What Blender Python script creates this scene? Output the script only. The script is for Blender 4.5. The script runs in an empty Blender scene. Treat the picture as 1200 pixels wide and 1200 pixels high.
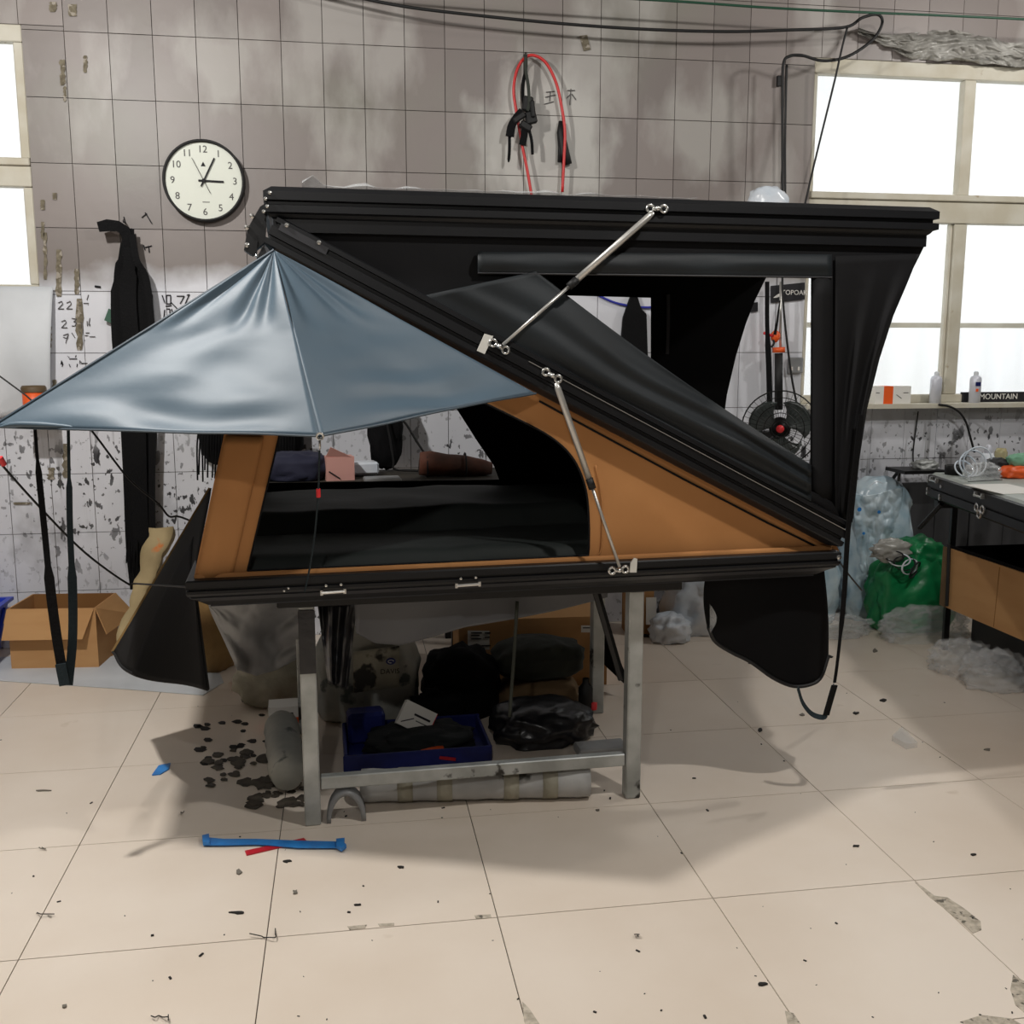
import bpy, bmesh, math, random
from mathutils import Vector, Matrix, noise

# ------------------------------------------------------------------ camera, world, lights, exposure
random.seed(7)
S = bpy.context.scene
COL = S.collection
F = 1200.0; CH = 1.49
YAW = math.radians(9.2); PIT = math.radians(9.14)
FW = Vector((math.sin(YAW)*math.cos(PIT), math.cos(YAW)*math.cos(PIT), -math.sin(PIT)))
RT = Vector((math.cos(YAW), -math.sin(YAW), 0))
UP = RT.cross(FW)
CAM = Vector((0, 0, CH))

cam = bpy.data.cameras.new('camera')
cam.sensor_width = 36; cam.lens = 36*F/1200; cam.clip_start = 0.05
co = bpy.data.objects.new('camera', cam); COL.objects.link(co)
co.matrix_world = Matrix(((RT.x, UP.x, -FW.x, CAM.x), (RT.y, UP.y, -FW.y, CAM.y), (RT.z, UP.z, -FW.z, CAM.z), (0, 0, 0, 1)))
S.camera = co

w = bpy.data.worlds.new('sky'); S.world = w; w.use_nodes = True
bg = w.node_tree.nodes['Background']
bg.inputs[0].default_value = (0.97, 0.99, 1.0, 1); bg.inputs[1].default_value = 1.55

S.view_settings.view_transform = 'Standard'
S.view_settings.look = 'None'
S.view_settings.exposure = 0.3
S.view_settings.gamma = 1.0
S.view_settings.use_curve_mapping = False
S.cycles.use_denoising = True
S.cycles.max_bounces = 8
S.cycles.transparent_max_bounces = 16
S.cycles.sample_clamp_indirect = 6

# ceiling lamps of the workshop: (x, y, z, watts, radius)
LAMPS = [(-0.35, -0.25, 2.85, 44, 0.05), (1.6, 1.8, 3.2, 82, 0.05), (-1.4, 2.55, 3.2, 190, 0.06), (3.8, 3.7, 3.3, 60, 0.10)]

# ------------------------------------------------------------------ geometry helpers
def ray(u, v): return FW + RT*((u-600)/F) - UP*((v-600)/F)
def px(u, v, y):
    d = ray(u, v); return CAM + d*(y/d.y)
def fl(u, v, z=0.0):
    d = ray(u, v); return CAM + d*((z-CH)/d.z)
TA = math.radians(3.0); TO = Vector((0.3, 2.95, 0))
TS = Vector((math.cos(TA), math.sin(TA), 0)); TN = Vector((-math.sin(TA), math.cos(TA), 0))
def tw(s, t, z): return TO + TS*s + TN*t + Vector((0, 0, z))
def tp(u, v, t=0.0):
    d = ray(u, v); p = TO + TN*t
    return CAM + d*((p-CAM).dot(TN)/d.dot(TN))
def tl(u, v, t=0.0):
    q = tp(u, v, t) - TO; return (q.dot(TS), q.z)

def lin(c):
    c = c/255.0
    return c/12.92 if c <= 0.04045 else ((c+0.055)/1.055)**2.4
def rgb(r, g, b): return (lin(r), lin(g), lin(b), 1)

def wm(o):
    if o.parent: return wm(o.parent) @ o.matrix_parent_inverse @ o.matrix_basis
    return o.matrix_basis.copy()
def adopt(o, parent):
    o.parent = parent; o.matrix_parent_inverse = wm(parent).inverted()
def build(name, bm, mat, parent=None, smooth=False):
    me = bpy.data.meshes.new(name)
    bmesh.ops.recalc_face_normals(bm, faces=bm.faces)
    bm.to_mesh(me); bm.free()
    me.materials.append(mat)
    if smooth:
        for p in me.polygons: p.use_smooth = True
    o = bpy.data.objects.new(name, me); COL.objects.link(o)
    if parent: adopt(o, parent)
    return o
def empty(name, loc=(0, 0, 0)):
    o = bpy.data.objects.new(name, None); COL.objects.link(o); o.location = loc
    o.empty_display_size = 0.05
    return o
def tag(o, label, cat, group=None, kind=None):
    o['label'] = label; o['category'] = cat
    if group: o['group'] = group
    if kind: o['kind'] = kind
    return o
def thing(name, label, cat, loc=(0, 0, 0), group=None):
    return tag(empty(name, loc), label, cat, group)
def struct(o, label=None):
    o['kind'] = 'structure'
    if label: o['label'] = label
    return o

def B(): return bmesh.new()
def hexa(bm, p):
    """8 points: bottom 0-3 ring, top 4-7 ring"""
    v = [bm.verts.new(q) for q in p]
    for f in ((0, 1, 2, 3), (7, 6, 5, 4), (0, 4, 5, 1), (1, 5, 6, 2), (2, 6, 7, 3), (3, 7, 4, 0)):
        bm.faces.new([v[i] for i in f])
    return bm
def box(bm, c, s, rz=0.0, rx=0.0, ry=0.0):
    m = Matrix.Translation(c) @ Matrix.Rotation(rz, 4, 'Z') @ Matrix.Rotation(ry, 4, 'Y') @ Matrix.Rotation(rx, 4, 'X')
    x, y, z = s[0]/2, s[1]/2, s[2]/2
    pts = [m @ Vector(q) for q in ((-x, -y, -z), (x, -y, -z), (x, y, -z), (-x, y, -z), (-x, -y, z), (x, -y, z), (x, y, z), (-x, y, z))]
    return hexa(bm, pts)
def bevel(bm, w, seg=1):
    bmesh.ops.recalc_face_normals(bm, faces=bm.faces)
    bmesh.ops.bevel(bm, geom=list(bm.edges), offset=w, segments=seg, affect='EDGES', profile=0.5, clamp_overlap=True)
    return bm
def catmull(pts, n=6, closed=False):
    P = [Vector(p) for p in pts]; out = []
    m = len(P); rng = m if closed else m-1
    for i in range(rng):
        p0 = P[(i-1) % m] if closed or i > 0 else P[0]*2-P[1]
        p1 = P[i]; p2 = P[(i+1) % m]
        p3 = P[(i+2) % m] if closed or i+2 < m else P[-1]*2-P[-2]
        for k in range(n):
            t = k/n
            out.append(0.5*((2*p1)+(p2-p0)*t+(2*p0-5*p1+4*p2-p3)*t*t+(3*p1-p0-3*p2+p3)*t**3))
    if not closed: out.append(P[-1])
    return out
def tube(bm, pts, r, n=8, closed=False, caps=True):
    P = [Vector(p) for p in pts]; rings = []; m = len(P)
    prev = None
    for i, p in enumerate(P):
        if closed: d = P[(i+1) % m]-P[(i-1) % m]
        else: d = P[min(i+1, m-1)]-P[max(i-1, 0)]
        if d.length < 1e-9: d = Vector((0, 0, 1))
        d.normalize()
        if prev is None:
            a = Vector((0, 0, 1)) if abs(d.z) < 0.9 else Vector((1, 0, 0))
            e1 = d.cross(a).normalized()
        else:
            e1 = (prev - d*prev.dot(d))
            e1 = e1.normalized() if e1.length > 1e-6 else d.orthogonal().normalized()
        prev = e1; e2 = d.cross(e1)
        rr = r[i] if isinstance(r, (list, tuple)) else r
        rings.append([bm.verts.new(p+e1*(rr*math.cos(2*math.pi*k/n))+e2*(rr*math.sin(2*math.pi*k/n))) for k in range(n)])
    for i in range(m if closed else m-1):
        a, b = rings[i], rings[(i+1) % m]
        for k in range(n): bm.faces.new((a[k], a[(k+1) % n], b[(k+1) % n], b[k]))
    if caps and not closed:
        bm.faces.new(rings[0][::-1]); bm.faces.new(rings[-1])
    return bm
def ribbon(bm, pts, w, th, wd=None):
    """flat webbing: w may be a list; wd is a width direction or list"""
    P = [Vector(p) for p in pts]; m = len(P); rings = []
    for i, p in enumerate(P):
        d = (P[min(i+1, m-1)]-P[max(i-1, 0)]).normalized()
        W = wd[i] if isinstance(wd, list) else (wd or Vector((1, 0, 0)))
        W = Vector(W); W = (W-d*W.dot(d)).normalized(); N = d.cross(W)
        ww = w[i] if isinstance(w, (list, tuple)) else w
        rings.append([bm.verts.new(p+W*(a*ww/2)+N*(b*th/2)) for a, b in ((-1, -1), (1, -1), (1, 1), (-1, 1))])
    for i in range(m-1):
        for k in range(4): bm.faces.new((rings[i][k], rings[i][(k+1) % 4], rings[i+1][(k+1) % 4], rings[i+1][k]))
    bm.faces.new(rings[0][::-1]); bm.faces.new(rings[-1])
    return bm
def solid(bm, th, direction=None):
    """give a sheet real thickness"""
    bmesh.ops.recalc_face_normals(bm, faces=bm.faces)
    bm.normal_update()
    if direction is not None:
        r = bmesh.ops.extrude_face_region(bm, geom=list(bm.faces))
        vs = [g for g in r['geom'] if isinstance(g, bmesh.types.BMVert)]
        bmesh.ops.translate(bm, vec=Vector(direction)*th, verts=vs)
    else:
        bmesh.ops.solidify(bm, geom=list(bm.faces), thickness=th)
    return bm
def poly(bm, outer, holes=()):
    edges = []
    for loop in [outer]+list(holes):
        v = [bm.verts.new(p) for p in loop]
        edges += [bm.edges.new((v[i], v[(i+1) % len(v)])) for i in range(len(v))]
    bmesh.ops.triangle_fill(bm, edges=edges, use_beauty=True, use_dissolve=False)
    return bm
def prism(bm, pts, vec, holes=()):
    poly(bm, pts, holes)
    return solid(bm, 1.0, Vector(vec))
def patch(fn, nu, nv, bm=None):
    bm = bm or B()
    g = [[bm.verts.new(fn(i/nu, j/nv)) for j in range(nv+1)] for i in range(nu+1)]
    for i in range(nu):
        for j in range(nv): bm.faces.new((g[i][j], g[i+1][j], g[i+1][j+1], g[i][j+1]))
    return bm
def bil(a, b, c, d):
    a, b, c, d = map(Vector, (a, b, c, d))   # a(0,0) b(1,0) c(1,1) d(0,1)
    return lambda u, v: a*(1-u)*(1-v)+b*u*(1-v)+c*u*v+d*(1-u)*v
def nz(p, s, seed=0.0): return noise.noise(Vector(p)*s+Vector((seed, seed*1.7, -seed)))
def crease(p, s, seed=0.0):
    q = Vector(p)*s+Vector((seed*3.1, seed, seed*0.7))
    return 1-2*abs(noise.noise(q))-0.5*abs(noise.noise(q*2.1))
def blob(c, r, seed=1, amp=0.15, freq=3.0, sub=4, flat=True, power=1.0, rz=0.0):
    bm = B(); bmesh.ops.create_icosphere(bm, subdivisions=sub, radius=1.0)
    c = Vector(c); m = Matrix.Rotation(rz, 3, 'Z')
    for v in bm.verts:
        d = v.co.normalized()
        if power != 1.0:
            d = Vector([math.copysign(abs(x)**power, x) for x in d])
        k = 1+amp*crease(d, freq/2, seed)*0.6+amp*0.6*nz(d, freq, seed)
        p = Vector((d.x*r[0]*k, d.y*r[1]*k, d.z*r[2]*k))
        if flat and p.z < -r[2]*0.72: p.z = -r[2]*0.72
        v.co = c+m @ p
    return bm
def lathe(bm, prof, c, axis=(0, 0, 1), n=20):
    ax = Vector(axis).normalized(); e1 = ax.orthogonal().normalized(); e2 = ax.cross(e1); c = Vector(c)
    rings = []
    for r, h in prof:
        if r < 1e-6: rings.append([bm.verts.new(c+ax*h)])
        else: rings.append([bm.verts.new(c+ax*h+e1*(r*math.cos(2*math.pi*k/n))+e2*(r*math.sin(2*math.pi*k/n))) for k in range(n)])
    for a, b in zip(rings, rings[1:]):
        if len(a) == 1 and len(b) == 1: continue
        for k in range(n):
            k2 = (k+1) % n
            if len(a) == 1: bm.faces.new((a[0], b[k2], b[k]))
            elif len(b) == 1: bm.faces.new((a[k], a[k2], b[0]))
            else: bm.faces.new((a[k], a[k2], b[k2], b[k]))
    return bm
def ring(bm, c, axis, R, r, n=20, m=6):
    ax = Vector(axis).normalized(); e1 = ax.orthogonal().normalized(); e2 = ax.cross(e1); c = Vector(c)
    return tube(bm, [c+e1*(R*math.cos(2*math.pi*k/n))+e2*(R*math.sin(2*math.pi*k/n)) for k in range(n)], r, m, closed=True)
def loft(bm, frame, s0, s1, t0, t1, rings_):
    """rectangular rings (z, inset) in a frame(s,t,z)->world"""
    R = []
    for z, i in rings_:
        R.append([bm.verts.new(frame(a, b, z)) for a, b in ((s0+i, t0+i), (s1-i, t0+i), (s1-i, t1-i), (s0+i, t1-i))])
    for a, b in zip(R, R[1:]):
        for k in range(4): bm.faces.new((a[k], a[(k+1) % 4], b[(k+1) % 4], b[k]))
    bm.faces.new(R[0][::-1]); bm.faces.new(R[-1])
    return bm
def text(name, s, loc, size, mat, parent, rot=(math.pi/2, 0, 0), extrude=0.0006, align='CENTER'):
    cu = bpy.data.curves.new(name, 'FONT'); cu.body = s; cu.size = size; cu.extrude = extrude
    cu.align_x = align; cu.align_y = 'CENTER'; cu.resolution_u = 3
    cu.materials.append(mat)
    tmp = bpy.data.objects.new(name, cu)
    me = bpy.data.meshes.new_from_object(tmp); bpy.data.objects.remove(tmp); bpy.data.curves.remove(cu)
    if not me.materials: me.materials.append(mat)
    o = bpy.data.objects.new(name, me); COL.objects.link(o)
    o.matrix_basis = Matrix.Translation(loc) @ (rot if isinstance(rot, Matrix) else (Matrix.Rotation(rot[2], 4, 'Z') @ Matrix.Rotation(rot[1], 4, 'Y') @ Matrix.Rotation(rot[0], 4, 'X')))
    if parent: adopt(o, parent)
    return o
def frame_rot(x, y):
    x = Vector(x).normalized(); z = x.cross(Vector(y)).normalized(); y = z.cross(x)
    return Matrix(((x.x, y.x, z.x, 0), (x.y, y.y, z.y, 0), (x.z, y.z, z.z, 0), (0, 0, 0, 1)))

# ------------------------------------------------------------------ materials
def mat(name, c, rough=0.6, metal=0.0, c2=None, scale=6.0, bump=0.0, bscale=30.0, spec=0.5, alpha=1.0, trans=0.0,
        emit=None, stretch=(1, 1, 1), lo=0.35, hi=0.65, sheen=0.0, transl=0.0, c3=None, s3=20, t3=0.62):
    m = bpy.data.materials.new(name); m.use_nodes = True
    nt = m.node_tree; b = nt.nodes['Principled BSDF']; L = nt.links
    b.inputs['Base Color'].default_value = c
    b.inputs['Roughness'].default_value = rough
    b.inputs['Metallic'].default_value = metal
    b.inputs['Specular IOR Level'].default_value = spec
    b.inputs['Alpha'].default_value = alpha
    b.inputs['Transmission Weight'].default_value = trans
    if sheen: b.inputs['Sheen Weight'].default_value = sheen
    tc = nt.nodes.new('ShaderNodeTexCoord'); mp = nt.nodes.new('ShaderNodeMapping')
    mp.inputs['Scale'].default_value = stretch
    L.new(tc.outputs['Object'], mp.inputs['Vector'])
    if c2:
        n = nt.nodes.new('ShaderNodeTexNoise'); n.inputs['Scale'].default_value = scale; n.inputs['Detail'].default_value = 5
        r = nt.nodes.new('ShaderNodeValToRGB'); r.color_ramp.elements[0].position = lo; r.color_ramp.elements[1].position = hi
        r.color_ramp.elements[0].color = c; r.color_ramp.elements[1].color = c2
        L.new(mp.outputs[0], n.inputs['Vector']); L.new(n.outputs['Fac'], r.inputs['Fac'])
        out = r.outputs['Color']
        if c3:
            n3 = nt.nodes.new('ShaderNodeTexNoise'); n3.inputs['Scale'].default_value = s3; n3.inputs['Detail'].default_value = 4
            r3 = nt.nodes.new('ShaderNodeValToRGB'); r3.color_ramp.elements[0].position = t3; r3.color_ramp.elements[1].position = t3+0.05
            L.new(mp.outputs[0], n3.inputs['Vector']); L.new(n3.outputs['Fac'], r3.inputs['Fac'])
            mx = nt.nodes.new('ShaderNodeMix'); mx.data_type = 'RGBA'
            L.new(r3.outputs['Color'], mx.inputs['Factor']); L.new(out, mx.inputs['A']); mx.inputs['B'].default_value = c3
            out = mx.outputs['Result']
        L.new(out, b.inputs['Base Color'])
    if bump:
        n = nt.nodes.new('ShaderNodeTexNoise'); n.inputs['Scale'].default_value = bscale; n.inputs['Detail'].default_value = 4
        bp = nt.nodes.new('ShaderNodeBump'); bp.inputs['Strength'].default_value = bump; bp.inputs['Distance'].default_value = 0.01
        L.new(mp.outputs[0], n.inputs['Vector']); L.new(n.outputs['Fac'], bp.inputs['Height']); L.new(bp.outputs[0], b.inputs['Normal'])
    if emit:
        b.inputs['Emission Color'].default_value = emit[0]; b.inputs['Emission Strength'].default_value = emit[1]
    if transl:
        t = nt.nodes.new('ShaderNodeBsdfTranslucent'); t.inputs[0].default_value = c
        mx = nt.nodes.new('ShaderNodeMixShader'); mx.inputs[0].default_value = transl
        L.new(b.outputs[0], mx.inputs[1]); L.new(t.outputs[0], mx.inputs[2])
        L.new(mx.outputs[0], nt.nodes['Material Output'].inputs[0])
    return m

M = {}
M['black_fabric'] = mat('black_fabric', rgb(10, 10, 12), 0.8, c2=rgb(14, 14, 17), scale=3, bump=0.25, bscale=9, spec=0.3)
M['inner_black'] = mat('inner_black', rgb(7, 7, 9), 0.85, spec=0.2, bump=0.15, bscale=8)
M['shell'] = mat('shell', rgb(15, 16, 19), 0.45, c2=rgb(19, 20, 23), scale=5, spec=0.4)
M['shell_grey'] = mat('shell_grey', rgb(54, 54, 58), 0.45, c2=rgb(46, 47, 50), scale=5)
M['teal_fabric'] = mat('teal_fabric', rgb(21, 29, 34), 0.66, c2=rgb(14, 20, 24), scale=3, bump=0.2, bscale=7)
M['awning'] = mat('awning', rgb(71, 90, 104), 0.51, c2=rgb(79, 98, 112), scale=2, bump=0.10, bscale=11, spec=0.6)
M['awning_hem'] = mat('awning_hem', rgb(52, 68, 80), 0.5)
M['orange_fabric'] = mat('orange_fabric', rgb(194, 138, 86), 0.7, c2=rgb(184, 128, 77), scale=3, bump=0.15, bscale=10, spec=0.25)
M['mattress'] = mat('mattress', rgb(44, 49, 48), 0.7, c2=rgb(34, 39, 37), scale=4, bump=0.3, bscale=10, spec=0.3)
M['chrome'] = mat('chrome', rgb(215, 215, 212), 0.25, 0.9)
M['silver'] = mat('silver', rgb(205, 203, 198), 0.35, 0.7)
M['white_tape'] = mat('white_tape', rgb(222, 220, 212), 0.6)
M['rubber'] = mat('rubber', rgb(14, 14, 15), 0.6)
M['webbing'] = mat('webbing', rgb(10, 10, 12), 0.8, spec=0.2, bump=0.3, bscale=120)
M['webbing_grey'] = mat('webbing_grey', rgb(40, 50, 55), 0.8, spec=0.2, bump=0.3, bscale=120)
M['red_plastic'] = mat('red_plastic', rgb(226, 52, 58), 0.4)
M['red_cable'] = mat('red_cable', rgb(206, 44, 44), 0.4)
M['orange_plastic'] = mat('orange_plastic', rgb(238, 96, 36), 0.45)
M['green_line'] = mat('green_line', rgb(24, 70, 50), 0.5)
M['blue_line'] = mat('blue_line', rgb(40, 48, 160), 0.5)
M['galv'] = mat('galv', rgb(186, 189, 187), 0.45, 0.3, c2=rgb(152, 155, 152), scale=9, c3=rgb(52, 50, 46), s3=12, t3=0.63)
M['black_steel'] = mat('black_steel', rgb(20, 20, 21), 0.45, 0.2)
M['shelf_board'] = mat('shelf_board', rgb(62, 56, 46), 0.8, c2=rgb(38, 36, 32), scale=5)
M['card'] = mat('card', rgb(196, 152, 104), 0.85, c2=rgb(186, 141, 94), scale=3, spec=0.2, stretch=(1, 1, 4))
M['card_in'] = mat('card_in', rgb(140, 100, 60), 0.9, spec=0.2)
M['blue_plastic'] = mat('blue_plastic', rgb(30, 60, 190), 0.4)
M['navy_plastic'] = mat('navy_plastic', rgb(26, 40, 122), 0.45, c2=rgb(16, 26, 84), scale=7)
M['white_sheet'] = mat('white_sheet', rgb(214, 218, 222), 0.6, c2=rgb(196, 200, 204), scale=3)
M['paper'] = mat('paper', rgb(228, 226, 220), 0.7)
M['ink'] = mat('ink', rgb(30, 30, 34), 0.8)
M['ink_faint'] = mat('ink_faint', rgb(92, 90, 90), 0.9)
M['plastic_grey'] = mat('plastic_grey', rgb(186, 187, 188), 0.35, c2=rgb(150, 152, 154), scale=4, bump=0.5, bscale=9, transl=0.25)
M['film'] = mat('film', rgb(240, 243, 245), 0.06, alpha=0.26, bump=1.0, bscale=16, spec=1.0)
M['film_dull'] = mat('film_dull', rgb(190, 188, 182), 0.25, c2=rgb(150, 147, 140), scale=7, bump=0.3, bscale=12, alpha=0.75)
M['film_white'] = mat('film_white', rgb(236, 240, 246), 0.25, c2=rgb(206, 218, 230), scale=6, bump=0.3, bscale=16)
M['film_blue'] = mat('film_blue', rgb(212, 228, 236), 0.25, c2=rgb(168, 196, 212), scale=9, bump=0.3, bscale=18)
M['green_bag'] = mat('green_bag', rgb(26, 142, 82), 0.35, c2=rgb(14, 104, 60), scale=5, bump=0.4, bscale=10)
M['tan_roll'] = mat('tan_roll', rgb(178, 158, 118), 0.85, c2=rgb(150, 132, 96), scale=5, c3=rgb(206, 120, 60), s3=6, t3=0.66)
M['brown_sack'] = mat('brown_sack', rgb(142, 112, 66), 0.85, c2=rgb(116, 88, 50), scale=6, bump=0.3)
M['mesh_brown'] = mat('mesh_brown', rgb(9, 7, 6), 0.9, c2=rgb(16, 11, 8), scale=2, transl=0.2)
M['dark_cloth'] = mat('dark_cloth', rgb(18, 26, 28), 0.8, c2=rgb(12, 16, 20), scale=6, bump=0.4)
M['board_grey'] = mat('board_grey', rgb(74, 74, 76), 0.7, c2=rgb(48, 48, 50), scale=5, stretch=(2, 1, 0.3))  # shade and stains of the wall under the bench put into the colour
M['olive'] = mat('olive', rgb(54, 58, 50), 0.75, c2=rgb(40, 44, 38), scale=5, bump=0.4)
M['tan_cloth'] = mat('tan_cloth', rgb(120, 96, 66), 0.85, c2=rgb(96, 76, 50), scale=5)
M['dark_film'] = mat('dark_film', rgb(34, 34, 38), 0.3, c2=rgb(22, 22, 26), scale=5, bump=0.5, bscale=12)
M['charcoal_sheet'] = mat('charcoal_sheet', rgb(98, 99, 102), 0.6, c2=rgb(86, 87, 90), scale=3)
M['woven'] = mat('woven', rgb(188, 186, 176), 0.7, c2=rgb(150, 152, 146), scale=6, c3=rgb(90, 96, 92), s3=9, t3=0.6, bump=0.4, bscale=15)
M['dirty_white'] = mat('dirty_white', rgb(178, 174, 158), 0.7, c2=rgb(140, 136, 120), scale=6, c3=rgb(46, 44, 40), s3=8, t3=0.62, bump=0.4)
M['paper_roll'] = mat('paper_roll', rgb(186, 186, 184), 0.6, c2=rgb(160, 160, 160), scale=6, c3=rgb(62, 62, 56), s3=7, t3=0.63)
M['roll_brown'] = mat('roll_brown', rgb(116, 68, 50), 0.8, c2=rgb(78, 50, 40), scale=8, bump=0.4)
M['navy_cloth'] = mat('navy_cloth', rgb(34, 36, 58), 0.8, bump=0.4, bscale=12)
M['pink_box'] = mat('pink_box', rgb(214, 160, 150), 0.7)
M['clock_face'] = mat('clock_face', rgb(224, 228, 216), 0.5)
M['frame_cream'] = mat('frame_cream', rgb(206, 202, 188), 0.6, c2=rgb(190, 183, 164), scale=6, c3=rgb(158, 140, 108), s3=9, t3=0.7)
M['red_tape'] = mat('red_tape', rgb(190, 28, 44), 0.4)
M['blue_tape'] = mat('blue_tape', rgb(48, 142, 222), 0.4, c2=rgb(38, 120, 200), scale=20)
M['debris'] = mat('debris', rgb(36, 34, 32), 0.8)
M['debris_grey'] = mat('debris_grey', rgb(120, 114, 104), 0.8)
M['grout'] = mat('grout', rgb(88, 80, 70), 0.9)
M['cement'] = mat('cement', rgb(206, 195, 178), 0.9, c2=rgb(166, 156, 140), scale=60, c3=rgb(104, 98, 88), s3=45, t3=0.58)
M['grease'] = mat('grease', rgb(58, 53, 47), 0.7, c2=rgb(92, 84, 72), scale=25)
M['residue'] = mat('residue', rgb(128, 120, 102), 0.85, c2=rgb(100, 92, 76), scale=60, c3=rgb(160, 152, 140), s3=40, t3=0.55)
M['lamp_glow'] = mat('lamp_glow', rgb(255, 250, 240), 0.5, emit=((1, 0.96, 0.9, 1), 12))
M['ceiling_paint'] = mat('ceiling_paint', rgb(96, 93, 88), 0.9)
M['bench_top'] = mat('bench_top', rgb(170, 176, 170), 0.5, c2=rgb(156, 162, 156), scale=4)
M['fan_blade'] = mat('fan_blade', rgb(62, 70, 68), 0.3, alpha=0.85)
M['outside_sheet'] = mat('outside_sheet', rgb(250, 251, 252), 0.6, c2=rgb(240, 240, 226), scale=1.5, transl=0.8)
M['green_cloth'] = mat('green_cloth', rgb(120, 170, 140), 0.8)
M['can_white'] = mat('can_white', rgb(206, 208, 218), 0.35, 0.1)

def wall_material():
    m = bpy.data.materials.new('wall_tile'); m.use_nodes = True
    nt = m.node_tree; L = nt.links; b = nt.nodes['Principled BSDF']
    N = nt.nodes.new
    geo = N('ShaderNodeNewGeometry'); sep = N('ShaderNodeSeparateXYZ'); L.new(geo.outputs['Position'], sep.inputs[0])
    def nodenoise(scale, detail=5, st=(1, 1, 1), off=(0, 0, 0)):
        mp = N('ShaderNodeMapping'); mp.inputs['Scale'].default_value = st; mp.inputs['Location'].default_value = off
        L.new(geo.outputs['Position'], mp.inputs[0])
        n = N('ShaderNodeTexNoise'); n.inputs['Scale'].default_value = scale; n.inputs['Detail'].default_value = detail
        L.new(mp.outputs[0], n.inputs['Vector']); return n.outputs['Fac']
    def ramp(src, a, c):
        r = N('ShaderNodeMapRange'); r.inputs['From Min'].default_value = a; r.inputs['From Max'].default_value = c
        L.new(src, r.inputs['Value']); return r.outputs['Result']
    def mth(op, a, c):
        n = N('ShaderNodeMath'); n.operation = op
        for i, q in enumerate((a, c)):
            if isinstance(q, (int, float)): n.inputs[i].default_value = q
            else: L.new(q, n.inputs[i])
        return n.outputs[0]
    def mix(f, a, c):
        n = N('ShaderNodeMix'); n.data_type = 'RGBA'
        if isinstance(f, (int, float)): n.inputs['Factor'].default_value = f
        else: L.new(f, n.inputs['Factor'])
        for k, q in (('A', a), ('B', c)):
            if isinstance(q, tuple): n.inputs[k].default_value = q
            else: L.new(q, n.inputs[k])
        return n.outputs['Result']
    oi = N('ShaderNodeObjectInfo')
    base = mix(oi.outputs['Random'], rgb(124, 116, 112), rgb(138, 129, 125))
    base = mix(mth('MULTIPLY', ramp(nodenoise(1.6), 0.5, 0.75), 0.5), base, rgb(132, 134, 120))
    base = mix(mth('MULTIPLY', ramp(nodenoise(2.3, 6, (1, 1, 0.45), (3, 0, 1)), 0.55, 0.66), 0.5), base, rgb(188, 185, 180))
    # plaster smeared over the tiles around the hose nail
    for (pc_, rad, am) in (((1.02, 5.3, 2.50), 0.42, 0.85), ((0.05, 5.3, 2.42), 0.25, 0.5), ((-0.55, 5.3, 2.85), 0.28, 0.45), ((1.85, 5.3, 2.6), 0.3, 0.5)):
        vd = N('ShaderNodeVectorMath'); vd.operation = 'DISTANCE'; L.new(geo.outputs['Position'], vd.inputs[0]); vd.inputs[1].default_value = pc_
        dd = mth('ADD', vd.outputs['Value'], mth('MULTIPLY', nodenoise(7, 6, (1, 1, 0.5), (rad*9, 0, 3)), 0.55))
        base = mix(mth('MULTIPLY', ramp(dd, rad+0.28, rad+0.10), am), base, rgb(186, 184, 178))
    # whitewash on the lower wall, with a ragged upper edge
    z = mth('ADD', sep.outputs['Z'], mth('MULTIPLY', nodenoise(3.0), 0.35))
    wz = ramp(z, 2.06, 1.92)
    white = mix(nodenoise(4), rgb(236, 238, 244), rgb(216, 218, 226))
    base = mix(mth('MULTIPLY', wz, 0.92), base, white)
    # black ink and soot on the lowest courses
    low = ramp(sep.outputs['Z'], 1.22, 0.98)
    lower = ramp(sep.outputs['Z'], 1.0, 0.5)
    patchy = ramp(nodenoise(1.7, 3, (1, 1, 1), (5, 0, 3)), 0.38, 0.58)
    for sc, a_, b2, am, st in ((36, 0.615, 0.64, 0.95, (1, 1, 0.8)), (19, 0.625, 0.645, 0.95, (1.1, 1, 0.6)), (9, 0.65, 0.67, 0.9, (1.3, 1, 0.6))):
        sp = ramp(nodenoise(sc, 8, st, (sc, 0, 1)), a_, b2)
        base = mix(mth('MULTIPLY', mth('MULTIPLY', mth('MULTIPLY', sp, low), mth('ADD', mth('MULTIPLY', patchy, 0.8), 0.2)), am), base, rgb(32, 32, 36))
    soot = ramp(nodenoise(2.6, 5, (1, 1, 0.7), (7, 0, 2)), 0.56, 0.74)
    base = mix(mth('MULTIPLY', mth('MULTIPLY', soot, low), 0.8), base, rgb(70, 68, 66))
    drip = ramp(nodenoise(7, 5, (3.2, 1, 0.10), (1, 0, 5)), 0.60, 0.68)
    base = mix(mth('MULTIPLY', mth('MULTIPLY', drip, mth('MULTIPLY', low, patchy)), 0.7), base, rgb(96, 94, 90))
    L.new(base, b.inputs['Base Color'])
    b.inputs['Roughness'].default_value = 0.42
    bp = N('ShaderNodeBump'); bp.inputs['Strength'].default_value = 0.08; bp.inputs['Distance'].default_value = 0.01
    L.new(nodenoise(14), bp.inputs['Height']); L.new(bp.outputs[0], b.inputs['Normal'])
    return m
M['wall_tile'] = wall_material()
M['mortar'] = mat('mortar', rgb(110, 102, 94), 0.9, c2=rgb(90, 84, 78), scale=8)
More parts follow.
